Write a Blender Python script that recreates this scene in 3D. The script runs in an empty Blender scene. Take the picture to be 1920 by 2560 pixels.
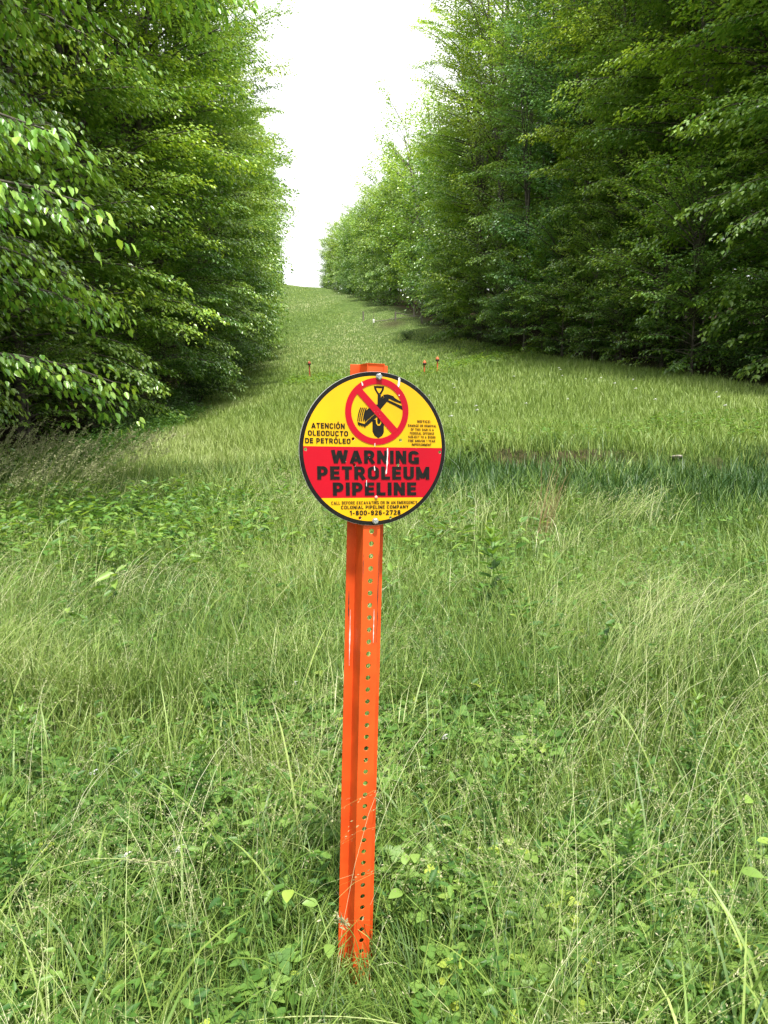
import bpy, bmesh, math, random
import numpy as np
from mathutils import Vector, Matrix
R = math.radians
PI = math.pi

# ------------------------------------------------------------------ camera, sky, sun, exposure
scene = bpy.context.scene
COL = scene.collection
CAM_Z = 1.27
cam_data = bpy.data.cameras.new('camera')
cam = bpy.data.objects.new('camera', cam_data)
COL.objects.link(cam)
cam.location = (0, 0, CAM_Z)
cam.rotation_euler = (R(90 - 7.5), 0, 0)
cam_data.sensor_fit = 'VERTICAL'
cam_data.sensor_height = 36
cam_data.lens = 27.0
cam_data.clip_start = 0.05
cam_data.clip_end = 3000
scene.camera = cam

SUN_EL, SUN_AZ = 68, 168          # elevation; azimuth clockwise from +Y (behind the camera, to the right)
world = bpy.data.worlds.new("World")
scene.world = world
world.use_nodes = True
nt = world.node_tree
nt.nodes.clear()
sky = nt.nodes.new('ShaderNodeTexSky')
sky.sky_type = 'NISHITA'
sky.sun_disc = False
sky.sun_elevation = R(SUN_EL)
sky.sun_rotation = R(SUN_AZ)
sky.dust_density = 6
sky.air_density = 1.0
hs = nt.nodes.new('ShaderNodeHueSaturation'); hs.inputs['Saturation'].default_value = 0.25
cloud = nt.nodes.new('ShaderNodeTexNoise'); cloud.inputs['Scale'].default_value = 1.6; cloud.inputs['Detail'].default_value = 4
cr = nt.nodes.new('ShaderNodeValToRGB')
cr.color_ramp.elements[0].position = 0.3; cr.color_ramp.elements[0].color = (8.6, 8.9, 9.3, 1)
cr.color_ramp.elements[1].position = 0.7; cr.color_ramp.elements[1].color = (10.2, 10.2, 10.2, 1)
mixw = nt.nodes.new('ShaderNodeMix'); mixw.data_type = 'RGBA'; mixw.inputs['Factor'].default_value = 0.8
bg = nt.nodes.new('ShaderNodeBackground'); bg.inputs['Strength'].default_value = 0.115
wo = nt.nodes.new('ShaderNodeOutputWorld')
nt.links.new(sky.outputs[0], hs.inputs['Color'])
nt.links.new(cloud.outputs['Fac'], cr.inputs['Fac'])
nt.links.new(hs.outputs[0], mixw.inputs['A'])
nt.links.new(cr.outputs[0], mixw.inputs['B'])
nt.links.new(mixw.outputs['Result'], bg.inputs['Color'])
nt.links.new(bg.outputs[0], wo.inputs[0])

sl = bpy.data.lights.new('sun', 'SUN')
sl.energy = 4.8
sl.angle = R(5)
sl.color = (1.0, 0.96, 0.88)
sun = bpy.data.objects.new('sun', sl)
COL.objects.link(sun)
sdir = Vector((math.sin(R(SUN_AZ)) * math.cos(R(SUN_EL)), math.cos(R(SUN_AZ)) * math.cos(R(SUN_EL)), math.sin(R(SUN_EL))))
sun.rotation_euler = (-sdir).to_track_quat('-Z', 'Y').to_euler()

scene.view_settings.view_transform = 'Standard'
scene.view_settings.look = 'None'
scene.view_settings.exposure = 0.88
scene.view_settings.gamma = 1
scene.render.engine = 'CYCLES'
scene.cycles.max_bounces = 7
scene.cycles.diffuse_bounces = 4
scene.cycles.glossy_bounces = 2
scene.cycles.transmission_bounces = 4
scene.cycles.caustics_reflective = False
scene.cycles.caustics_refractive = False
scene.cycles.sample_clamp_indirect = 6

rng = np.random.default_rng(7)

# ------------------------------------------------------------------ helpers
def tag(o, label=None, cat=None, group=None, kind=None):
    if label: o['label'] = label
    if cat: o['category'] = cat
    if group: o['group'] = group
    if kind: o['kind'] = kind
    return o

def empty(name, loc=(0, 0, 0), rot=(0, 0, 0)):
    o = bpy.data.objects.new(name, None)
    COL.objects.link(o)
    o.empty_display_size = 0.2
    o.location = loc
    o.rotation_euler = rot
    return o

def link(name, me, mat=None, parent=None):
    o = bpy.data.objects.new(name, me)
    COL.objects.link(o)
    if mat is not None and not me.materials:
        me.materials.append(mat)
    if parent is not None:
        o.parent = parent
    return o

def np_mesh(name, V, F, tone=None, hue=None, smooth=False):
    """V (n,3); F (m,k) one polygon size, or a list of such arrays."""
    if not isinstance(F, list): F = [F]
    F = [f for f in F if len(f)]
    me = bpy.data.meshes.new(name)
    V = np.ascontiguousarray(V, dtype=np.float32)
    me.vertices.add(len(V))
    me.vertices.foreach_set('co', V.ravel())
    nl = sum(f.size for f in F); npoly = sum(len(f) for f in F)
    me.loops.add(nl)
    me.loops.foreach_set('vertex_index', np.concatenate([f.ravel() for f in F]).astype(np.int32))
    me.polygons.add(npoly)
    tot = np.concatenate([np.full(len(f), f.shape[1]) for f in F])
    st = np.concatenate([[0], np.cumsum(tot)[:-1]]).astype(np.int32)
    me.polygons.foreach_set('loop_start', st)
    me.update(calc_edges=True)
    if smooth:
        me.polygons.foreach_set('use_smooth', np.ones(npoly, dtype=bool))
    for nm, arr in (('tone', tone), ('hue', hue)):
        if arr is not None:
            a = me.attributes.new(nm, 'FLOAT', 'POINT')
            a.data.foreach_set('value', np.ascontiguousarray(arr, dtype=np.float32))
    me.validate()
    return me

def norm(v):
    return v / np.maximum(np.linalg.norm(v, axis=-1, keepdims=True), 1e-9)

def leaves(P, D, N, L, W, hi=False, fold=0.25, curl=0.12):
    """leaf faces. P base point, D along, N approx normal, L length, W width arrays."""
    n = len(P)
    D = norm(D); S = norm(np.cross(D, N)); N = norm(np.cross(S, D))
    L = L[:, None]; W = W[:, None]
    if hi:
        V = np.empty((n, 6, 3))
        V[:, 0] = P
        V[:, 1] = P + D * L * .28 + S * W * .46 + N * W * fold * .5
        V[:, 2] = P + D * L * .66 + S * W * .36 + N * (W * fold * .4 - L * curl * .4)
        V[:, 3] = P + D * L * .98 - N * L * curl
        V[:, 4] = P + D * L * .66 - S * W * .36 + N * (W * fold * .4 - L * curl * .4)
        V[:, 5] = P + D * L * .28 - S * W * .46 + N * W * fold * .5
        b = np.arange(n)[:, None] * 6
        F = np.concatenate([b + np.array([0, 1, 2, 3]), b + np.array([0, 3, 4, 5])])
        return V.reshape(-1, 3), F, 6
    V = np.empty((n, 4, 3))
    V[:, 0] = P
    V[:, 1] = P + D * L * .42 + S * W * .5 + N * W * fold * .5
    V[:, 2] = P + D * L - N * L * curl
    V[:, 3] = P + D * L * .42 - S * W * .5 + N * W * fold * .5
    b = np.arange(n)[:, None] * 4
    F = np.concatenate([b + np.array([0, 1, 2]), b + np.array([0, 2, 3])])
    return V.reshape(-1, 3), F, 4

def tubes(C, Rr, k=5):
    """C (n,m,3) centre lines, Rr (n,m) radii -> open tubes with k sides."""
    n, m, _ = C.shape
    T = np.gradient(C, axis=1); T = norm(T)
    ref = np.where(np.abs(T[..., 2:3]) > .9, np.array([1., 0, 0]), np.array([0, 0, 1.]))
    A = norm(np.cross(T, ref)); B = np.cross(T, A)
    ang = np.arange(k) * 2 * PI / k
    V = C[:, :, None] + Rr[:, :, None, None] * (A[:, :, None] * np.cos(ang)[:, None] + B[:, :, None] * np.sin(ang)[:, None])
    idx = np.arange(n * m * k).reshape(n, m, k)
    a = idx[:, :-1]; b = idx[:, 1:]
    F = np.stack([a, np.roll(a, -1, axis=2), np.roll(b, -1, axis=2), b], axis=-1).reshape(-1, 4)
    return V.reshape(-1, 3), F

def broad_leaf(P, D, N, L, W, seed=0):
    """one oval pointed leaf with a folded midrib and rounded outline"""
    D = np.array(D, float); D /= np.linalg.norm(D); S = np.cross(D, N); S /= np.linalg.norm(S); N = np.cross(S, D)
    m = 9; u = np.linspace(0, 1, m)
    w = W / 2 * np.sin(PI * u ** .8) ** .75 * (1 - .18 * u); w[0] = w[-1] = 0.0004
    mid = P + np.outer(u * L, D) - np.outer(.16 * L * u ** 2, N)
    V = np.concatenate([mid, mid + np.outer(w, S) + np.outer(w * .25, N), mid - np.outer(w, S) + np.outer(w * .25, N)])
    F = []
    for i in range(m - 1):
        F.append((i, i + 1, m + i + 1, m + i)); F.append((i + 1, i, 2 * m + i, 2 * m + i + 1))
    return V, np.array(F)

class Acc:
    """collects geometry into one mesh"""
    def __init__(self): self.V = []; self.F = {}; self.T = []; self.H = []; self.n = 0
    def add(self, V, F, tone=0.5, hue=0.5):
        if not len(V): return
        self.V.append(V)
        for f in (F if isinstance(F, list) else [F]):
            self.F.setdefault(f.shape[1], []).append(f + self.n)
        self.T.append(np.broadcast_to(tone, (len(V),)).astype(float))
        self.H.append(np.broadcast_to(hue, (len(V),)).astype(float))
        self.n += len(V)
    def mesh(self, name, smooth=False):
        return np_mesh(name, np.concatenate(self.V), [np.concatenate(f) for f in self.F.values()],
                       np.concatenate(self.T), np.concatenate(self.H), smooth)

_g = np.random.default_rng(3).random((256, 256))
def vnoise(x, y, s):
    x = np.asarray(x) / s + 57.3; y = np.asarray(y) / s + 91.7
    xi = np.floor(x).astype(int); yi = np.floor(y).astype(int)
    fx = x - xi; fy = y - yi
    fx = fx * fx * (3 - 2 * fx); fy = fy * fy * (3 - 2 * fy)
    g = lambda a, b: _g[a % 256, b % 256]
    return (g(xi, yi) * (1 - fx) + g(xi + 1, yi) * fx) * (1 - fy) + (g(xi, yi + 1) * (1 - fx) + g(xi + 1, yi + 1) * fx) * fy
def fbm(x, y, s):
    return (vnoise(x, y, s) + .5 * vnoise(x, y, s * .47) + .25 * vnoise(x, y, s * .21)) / 1.75

# corridor coordinates: s along the clearing, t across it (right positive)
CD = np.array([-0.1149, 0.9934]); CP = np.array([0.9934, 0.1149])
def st2xy(s, t):
    s = np.asarray(s, float); t = np.asarray(t, float)
    return CD[0] * s + CP[0] * t, CD[1] * s + CP[1] * t
def xy2st(x, y):
    return CD[0] * x + CD[1] * y, CP[0] * x + CP[1] * y

# ------------------------------------------------------------------ terrain heights
_S = np.array([-40, 8, 12, 14, 17, 22, 29, 36, 44, 52, 63, 80, 95, 130, 184, 205, 225, 300, 420.])
_T = np.array([-90, -5, 0, 6, 12, 20, 90.])
_Z = np.array([
    [0, 0, 0, 0, 0, 0, 0],
    [0, 0, 0, 0, 0, 0, 0],
    [0, .0, .02, .05, .1, .1, .2],
    [0, .02, .15, .25, .3, .3, .5],
    [.1, .05, .45, .75, 1.1, 1.3, 1.8],
    [.6, .3, .8, 1.3, 1.9, 2.3, 3],
    [1.0, .7, 1.45, 1.9, 2.7, 3.2, 4],
    [1.7, 1.15, 2.0, 2.45, 3.4, 4.2, 5.5],
    [3, 2.0, 2.7, 3.0, 4.2, 5.2, 7],
    [4, 3.1, 3.4, 3.6, 5.2, 6.3, 9],
    [5.5, 4.2, 5.0, 5.7, 7.0, 8, 11],
    [8, 6.6, 7.7, 8.6, 10.2, 11, 14],
    [11, 9.8, 11, 12, 13.3, 14, 17],
    [18, 17, 18.2, 18.9, 19.5, 20, 23],
    [30, 29.6, 29.6, 29.6, 29.3, 29, 31],
    [34, 34.2, 33.4, 32.4, 31.4, 31, 32],
    [33, 33, 32.2, 31.2, 30.4, 30, 30],
    [22, 22, 22, 22, 21, 20, 20],
    [10, 10, 10, 10, 10, 10, 10.]])
_sf = np.linspace(-40, 420, 1841); _tf = np.linspace(-90, 90, 361)
_tmp = np.array([np.interp(_sf, _S, _Z[:, j]) for j in range(len(_T))]).T
_zf = np.array([np.interp(_tf, _T, row) for row in _tmp])
def _blur(a, w, ax):
    k = np.hanning(w + 2)[1:-1]; k /= k.sum()
    p = [(0, 0), (0, 0)]; p[ax] = (w // 2, w // 2)
    return np.apply_along_axis(lambda v: np.convolve(v, k, 'valid'), ax, np.pad(a, p, mode='edge'))
_zf = _blur(_blur(_zf, 17, 0), 9, 1)
def sstep(a, b, x):
    u = np.clip((x - a) / (b - a), 0, 1); return u * u * (3 - 2 * u)
def bank_line(t):                  # where the top of the washed-out bank runs, along s
    return 13.6 + .7 * np.sin(t * .7) + .35 * np.sin(t * 2.3 + 1)
def ground_z(x, y):
    x = np.asarray(x, float); y = np.asarray(y, float)
    s, t = xy2st(x, y)
    fs = np.clip((s + 40) / .25, 0, 1839.99); ft = np.clip((t + 90) / .5, 0, 359.99)
    i = fs.astype(int); j = ft.astype(int); a = fs - i; b = ft - j
    z = (_zf[i, j] * (1 - a) + _zf[i + 1, j] * a) * (1 - b) + (_zf[i, j + 1] * (1 - a) + _zf[i + 1, j + 1] * a) * b
    bl = bank_line(t)
    amp = sstep(1.0, 4.0, t) * (1 - sstep(18, 26, t))
    z = z + amp * (.38 * sstep(bl - .55, bl, s) * (1 - sstep(bl + .5, bl + 7, s)) - .25 * sstep(bl - 3.5, bl - .6, s) * (1 - sstep(bl - .6, bl - .1, s)))
    d = np.hypot(x, y)
    z = z + (fbm(x, y, 3.1) - .5) * .12 * sstep(3, 9, d) + (fbm(x + 40, y, 13) - .5) * .5 * sstep(14, 50, d)
    return z

# ------------------------------------------------------------------ materials
def new_mat(name):
    m = bpy.data.materials.new(name); m.use_nodes = True
    n = m.node_tree; n.nodes.clear()
    out = n.nodes.new('ShaderNodeOutputMaterial')
    return m, n, out

def ramp(n, stops, src, interp='LINEAR'):
    r = n.nodes.new('ShaderNodeValToRGB'); r.color_ramp.interpolation = interp
    e = r.color_ramp.elements
    while len(e) < len(stops): e.new(0.5)
    for el, (p, c) in zip(e, stops): el.position = p; el.color = (*c, 1)
    n.links.new(src, r.inputs['Fac'])
    return r.outputs['Color']

def leaf_mat(name, stops, trans=0.35, rough=0.42, spec=0.45, tint=False, trans_col=None):
    m, n, out = new_mat(name)
    at = n.nodes.new('ShaderNodeAttribute'); at.attribute_name = 'tone'
    col = ramp(n, stops, at.outputs['Fac'])
    if tint:
        oi = n.nodes.new('ShaderNodeObjectInfo')
        mx = n.nodes.new('ShaderNodeMix'); mx.data_type = 'RGBA'; mx.blend_type = 'MULTIPLY'; mx.inputs['Factor'].default_value = 1
        n.links.new(col, mx.inputs['A']); n.links.new(oi.outputs['Color'], mx.inputs['B'])
        col = mx.outputs['Result']
    p = n.nodes.new('ShaderNodeBsdfPrincipled')
    p.inputs['Roughness'].default_value = rough
    p.inputs['Specular IOR Level'].default_value = spec
    n.links.new(col, p.inputs['Base Color'])
    tr = n.nodes.new('ShaderNodeBsdfTranslucent')
    g = n.nodes.new('ShaderNodeMix'); g.data_type = 'RGBA'; g.blend_type = 'MULTIPLY'; g.inputs['Factor'].default_value = 1
    n.links.new(col, g.inputs['A']); g.inputs['B'].default_value = (*(trans_col or (1.5, 1.35, .6)), 1)
    n.links.new(g.outputs['Result'], tr.inputs['Color'])
    mix = n.nodes.new('ShaderNodeMixShader'); mix.inputs[0].default_value = trans
    n.links.new(p.outputs[0], mix.inputs[1]); n.links.new(tr.outputs[0], mix.inputs[2])
    n.links.new(mix.outputs[0], out.inputs[0])
    return m

def flat_mat(name, col, rough=0.5, metal=0, noise=0.0, nscale=30, col2=None, bump=0, spec=.5, coat=0):
    m, n, out = new_mat(name)
    p = n.nodes.new('ShaderNodeBsdfPrincipled')
    p.inputs['Roughness'].default_value = rough; p.inputs['Metallic'].default_value = metal
    p.inputs['Specular IOR Level'].default_value = spec
    p.inputs['Coat Weight'].default_value = coat
    tc = n.nodes.new('ShaderNodeTexCoord')
    nz = n.nodes.new('ShaderNodeTexNoise'); nz.inputs['Scale'].default_value = nscale; nz.inputs['Detail'].default_value = 6
    n.links.new(tc.outputs['Object'], nz.inputs['Vector'])
    c2 = col2 or tuple(min(1, c * (1 - noise)) for c in col)
    c = ramp(n, [(.36, c2), (.66, col)], nz.outputs['Fac'])
    n.links.new(c, p.inputs['Base Color'])
    if bump:
        b = n.nodes.new('ShaderNodeBump'); b.inputs['Strength'].default_value = bump; b.inputs['Distance'].default_value = .01
        n.links.new(nz.outputs['Fac'], b.inputs['Height']); n.links.new(b.outputs[0], p.inputs['Normal'])
    n.links.new(p.outputs[0], out.inputs[0])
    return m

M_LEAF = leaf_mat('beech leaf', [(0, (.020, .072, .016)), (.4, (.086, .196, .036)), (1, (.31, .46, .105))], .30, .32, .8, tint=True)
M_SHRUB = leaf_mat('shrub leaf', [(0, (.03, .075, .018)), (.6, (.06, .13, .03)), (1, (.13, .21, .05))], .3, .38, .5, tint=True)
M_GRASS = leaf_mat('grass blade', [(0, (.030, .085, .018)), (.35, (.118, .205, .032)), (.65, (.265, .355, .085)), (.85, (.42, .47, .21)), (1, (.66, .66, .44))], .22, .5, .45, trans_col=(1.2, 1.15, .6))
M_SEED = leaf_mat('grass seed', [(0, (.14, .20, .06)), (.5, (.28, .30, .14)), (1, (.45, .42, .27))], .25, .6, .3, trans_col=(1, 1, .9))
M_CLOVER = leaf_mat('clover leaf', [(0, (.028, .095, .022)), (.5, (.095, .205, .036)), (.85, (.23, .36, .075)), (1, (.42, .52, .08))], .35, .45, .4)
M_BARK = flat_mat('bark', (.14, .12, .095), .9, noise=.6, nscale=7, bump=.6)
M_TWIG = flat_mat('twig bark', (.10, .085, .065), .85, noise=.4, nscale=20)

# ground
def ground_material():
    m, n, out = new_mat('meadow soil')
    p = n.nodes.new('ShaderNodeBsdfPrincipled'); p.inputs['Roughness'].default_value = .95; p.inputs['Specular IOR Level'].default_value = .1
    geo = n.nodes.new('ShaderNodeNewGeometry')
    nz = n.nodes.new('ShaderNodeTexNoise'); nz.inputs['Scale'].default_value = 1.6; nz.inputs['Detail'].default_value = 9; nz.inputs['Roughness'].default_value = .7
    n.links.new(geo.outputs['Position'], nz.inputs['Vector'])
    g = ramp(n, [(.3, (.030, .050, .014)), (.5, (.06, .10, .022)), (.68, (.12, .17, .04))], nz.outputs['Fac'])
    nz2 = n.nodes.new('ShaderNodeTexNoise'); nz2.inputs['Scale'].default_value = 9; nz2.inputs['Detail'].default_value = 8
    n.links.new(geo.outputs['Position'], nz2.inputs['Vector'])
    d = ramp(n, [(.35, (.018, .013, .008)), (.55, (.05, .036, .021)), (.75, (.12, .09, .055))], nz2.outputs['Fac'])
    at = n.nodes.new('ShaderNodeAttribute'); at.attribute_name = 'tone'
    mx = n.nodes.new('ShaderNodeMix'); mx.data_type = 'RGBA'
    n.links.new(at.outputs['Fac'], mx.inputs['Factor']); n.links.new(g, mx.inputs['A']); n.links.new(d, mx.inputs['B'])
    n.links.new(mx.outputs['Result'], p.inputs['Base Color'])
    b = n.nodes.new('ShaderNodeBump'); b.inputs['Strength'].default_value = .8; b.inputs['Distance'].default_value = .08
    n.links.new(nz2.outputs['Fac'], b.inputs['Height']); n.links.new(b.outputs[0], p.inputs['Normal'])
    n.links.new(p.outputs[0], out.inputs[0])
    return m

def left_edge(s): return np.interp(s, [0, 12, 20, 60, 200], [-5.5, -5.2, -4.8, -4.4, -4.2])
def right_edge(s): return np.interp(s, [0, 18, 30, 60, 95, 130, 165, 185, 200, 215], [13, 12.2, 12.5, 12.3, 11.5, 10.8, 9.2, 8, 5.5, 3.5])

def axis(parts):
    v = np.unique(np.concatenate([np.arange(a, b, st) for a, b, st in parts] + [[parts[-1][1]]]))
    out = [v[0]]
    for q in v[1:]:
        if q - out[-1] > .1: out.append(q)
    return np.array(out)
ss = axis([(-60, 0, 6), (0, 10, .35), (10, 18, .16), (18, 60, .7), (60, 230, 1), (230, 420, 8), (420, 1500, 90)])
ts = axis([(-900, -90, 90), (-90, -12, 4), (-12, 0, .5), (0, 20, .35), (20, 90, 4), (90, 900, 90)])
SS, TS = np.meshgrid(ss, ts, indexing='ij')
gx, gy = st2xy(SS, TS)
gz = ground_z(gx, gy)
soil = np.maximum(sstep(0, 3, left_edge(SS) - TS), sstep(.5, 3.5, TS - right_edge(SS)))
bl = bank_line(TS)
soil = np.maximum(soil, sstep(1.5, 3.5, TS) * (1 - sstep(14, 17, TS)) * sstep(bl - .8, bl - .3, SS) * (1 - sstep(bl + .05, bl + .4, SS)) * sstep(.35, .55, fbm(gx, gy, .9)) * .9)
soil = np.maximum(soil, .75 * np.exp(-((SS - 84) / 4) ** 2 - ((TS - 10.6) / 1.6) ** 2))
idx = np.arange(SS.size).reshape(SS.shape)
GF = np.stack([idx[:-1, :-1], idx[:-1, 1:], idx[1:, 1:], idx[1:, :-1]], -1).reshape(-1, 4)[:, ::-1]
me = np_mesh('ground', np.stack([gx, gy, gz], -1).reshape(-1, 3), GF, tone=soil.ravel(), smooth=True)
tag(link('ground', me, ground_material()), kind='structure')

# ------------------------------------------------------------------ trees
def tree_meshes(seed, H, n_br, Lmax, h0=.8, leaf=.10, sub_gap=.2, leaf_gap=.05, flat=.8, hi=False, bias=.7,
                droop=38, top_pitch=50, low_pitch=12, r0=.2, keep=1.0, twigs=False, prof=None, bare=.12, fan=.34, aspect=.58, lead=.09, hang=0):
    rg = np.random.default_rng(seed)
    nb = n_br
    # trunk
    K = 14
    tz = np.linspace(-.5, H * .97, K)
    ph = rg.random(2) * 6.28
    tx = .012 * H * np.sin(tz / H * 3.4 + ph[0]) * (tz / H); ty = .012 * H * np.sin(tz / H * 4.1 + ph[1]) * (tz / H)
    TC = np.stack([tx, ty, tz], -1)
    TR = r0 * np.maximum(1 - tz / H, .03) ** .75 * (1 + .5 * np.exp(-np.maximum(tz, 0) / .5))
    wood = Acc()
    V, F = tubes(TC[None], TR[None], 10); wood.add(V, F)
    # limbs
    u = (np.arange(nb) + rg.random(nb)) / nb
    z0 = h0 + (H * .97 - h0) * u ** .92
    rel = z0 / H
    az = np.where(rg.random(nb) < bias, rg.normal(0, 1.0, nb), rg.random(nb) * 2 * PI)
    px, py = prof if prof else ([0, .12, .35, .6, .85, 1], [.7, .85, 1, 1.08, .95, .55])
    face = .5 + .5 * np.cos(az)
    L = Lmax * np.interp(rel, px, py) * rg.uniform(.62, 1.08, nb) * (.55 + .45 * face if bias > 0 else 1)
    p0 = R(low_pitch) + (R(top_pitch) - R(low_pitch)) * rel ** 1.3 + rg.normal(0, R(7), nb)
    dr = R(droop) * (1 - .6 * rel) * rg.uniform(.7, 1.2, nb)
    M = 9
    uu = np.linspace(0, 1, M)
    tier = np.sin(z0 * 2.6 + 1.3 * np.sin(az * 2 + seed))          # limbs gather in loose tiers
    z0 = z0 - .45 * tier * (z0 > 1.5)
    pit = p0[:, None] - dr[:, None] * uu ** 1.4
    azz = az[:, None] + rg.normal(0, .12, nb)[:, None] * uu + .06 * np.sin(uu * 7 + rg.random((nb, 1)) * 6)
    dirs = np.stack([np.cos(pit) * np.cos(azz), np.cos(pit) * np.sin(azz), np.sin(pit)], -1)
    step = L[:, None, None] / (M - 1)
    C = np.concatenate([np.zeros((nb, 1, 3)), np.cumsum((dirs[:, 1:] + dirs[:, :-1]) * .5 * step, axis=1)], 1)
    base = np.stack([np.interp(z0, tz, tx), np.interp(z0, tz, ty), z0], -1)
    # the trunk forks into leaders that carry the upper limbs
    nlead = 4; zf = H * (.30 + .12 * rg.random(nlead)); la = rg.random() * 6.28 + np.arange(nlead) * 2 * PI / nlead + rg.normal(0, .3, nlead)
    lr = lead * H * rg.uniform(.6, 1.1, nlead)
    li_ = rg.integers(0, nlead, nb)
    def leadoff(z, k): q = np.clip((z - zf[k]) / (H - zf[k]), 0, 1); return lr[k] * q ** .8
    onl = (z0 > zf[li_]) & (rg.random(nb) < .8)
    lo_ = np.where(onl, leadoff(z0, li_), 0)
    base[:, 0] += np.cos(la[li_]) * lo_; base[:, 1] += np.sin(la[li_]) * lo_
    if lead > 0:
        qz = np.linspace(0, 1, 8)
        for k in range(nlead):
            zz = zf[k] + (H * .93 - zf[k]) * qz
            LC = np.stack([np.interp(zz, tz, tx) + np.cos(la[k]) * leadoff(zz, k), np.interp(zz, tz, ty) + np.sin(la[k]) * leadoff(zz, k), zz], -1)
            V, F = tubes(LC[None], (r0 * .55 * (1.02 - qz) ** .8)[None], 7); wood.add(V, F)
    C += base[:, None]
    rb = (.012 + .009 * L)[:, None] * (1 - uu * .85) * (1 if not hi else .8)
    V, F = tubes(C, rb, 5); wood.add(V, F)
    # side shoots
    ns = max(6, int(Lmax * (1 - bare) / sub_gap))
    su = bare + (1 - bare) * (np.arange(ns)[None] + rg.random((nb, ns))) / ns
    msk = rg.random((nb, ns)) < np.clip(L[:, None] / Lmax * 1.15, .15, 1)
    f = su * (M - 1); i = np.minimum(f.astype(int), M - 2); a = (f - i)[..., None]
    bi = np.arange(nb)[:, None]
    SP = C[bi, i] * (1 - a) + C[bi, i + 1] * a
    side = np.where(np.arange(ns)[None] % 2, 1, -1)
    saz = azz[bi, i] + side * R(1) * rg.uniform(25, 62, (nb, ns)) * (1 - .35 * su)
    spit = pit[bi, i] + rg.normal(0, R(8), (nb, ns)) - R(6)
    sl_ = L[:, None] * fan * (np.sqrt(np.maximum(1 - su, 0)) * .95 + .22) * rg.uniform(.55, 1.25, (nb, ns))
    SP = SP[msk]; saz = saz[msk]; spit = spit[msk]; sl_ = sl_[msk]; side = np.broadcast_to(side, msk.shape)[msk]
    btone = np.broadcast_to(rg.random((nb, 1)), msk.shape)[msk]
    bz = np.broadcast_to(rel[:, None], msk.shape)[msk]
    SD = np.stack([np.cos(spit) * np.cos(saz), np.cos(spit) * np.sin(saz), np.sin(spit)], -1)
    if twigs:
        q = np.array([0, .5, 1.])
        TCc = SP[:, None] + SD[:, None] * (sl_[:, None] * q)[..., None]
        TCc[..., 2] -= .18 * sl_[:, None] * q ** 2
        V, F = tubes(TCc, (.0035 + .0015 * sl_)[:, None] * (1.1 - q), 3); wood.add(V, F)
    # leaves
    nl = int(np.ceil(sl_.max() / leaf_gap)) + 1
    kk = (np.arange(nl)[None] + rg.random((len(SP), nl)) * .6)
    dist = kk * leaf_gap
    lm = (dist < sl_[:, None]) & (rg.random(dist.shape) < keep)
    si, li = np.nonzero(lm)
    d = dist[si, li]; v = d / sl_[si]
    lside = np.where(li % 2, 1, -1)
    up = np.array([0, 0, 1.])
    perp = norm(np.cross(SD, up))
    off = rg.random(len(si)) ** 1.3 * (.30 * sl_[si] * (1 - .75 * v) + leaf * .2)
    LP = SP[si] + SD[si] * d[:, None] + perp[si] * (lside * off)[:, None] + SD[si] * (off * .5)[:, None]
    LP[:, 2] -= .18 * sl_[si] * v ** 2 + off * .25
    LP += rg.normal(0, leaf * (.2 + (1 - flat) * 1.3), LP.shape)
    LD = SD[si] * rg.uniform(.5, 1.1, (len(si), 1)) + perp[si] * (lside * rg.uniform(.15, .9, len(si)))[:, None]
    LD = norm(LD); LD[:, 2] -= hang * .7 + rg.uniform(.05, .75, len(si)) * (1 if flat > .5 else 1.2)
    N = up + rg.normal(0, .30 + (1 - flat) * .6, (len(si), 3))
    sz = leaf * rg.uniform(.65, 1.15, len(si))
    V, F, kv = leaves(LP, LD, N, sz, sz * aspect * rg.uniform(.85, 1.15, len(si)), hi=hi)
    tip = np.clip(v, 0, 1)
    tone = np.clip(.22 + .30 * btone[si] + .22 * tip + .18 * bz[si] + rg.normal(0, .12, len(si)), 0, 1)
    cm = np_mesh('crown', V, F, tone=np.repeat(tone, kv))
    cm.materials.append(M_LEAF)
    wm = wood.mesh('trunk', smooth=True)
    wm.materials.append(M_BARK)
    return wm, cm

def put_tree(name, meshes, s, t, rot, scale=1.0, zs=1.0, tint=(1, 1, 1), label='', group=None, cat='tree', lean=0.0, sink=0.0):
    x, y = st2xy(s, t)
    z = float(ground_z(x, y))
    o = empty(name, (float(x), float(y), z - sink), (0, lean, rot))
    o.scale = (scale, scale, scale * zs)
    for nm, mh in (('trunk', meshes[0]), ('crown', meshes[1])):
        c = bpy.data.objects.new(nm, mh); COL.objects.link(c); c.parent = o
        c.color = (*tint, 1)
    tag(o, label, cat, group)
    return o

TOL = math.atan2(CP[1], CP[0])           # direction across the clearing, towards +t
G_L = 'trees along the left wood edge'; G_R = 'trees along the right wood edge'
G_DL = 'trees inside the left wood'; G_DR = 'trees inside the right wood'

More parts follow.
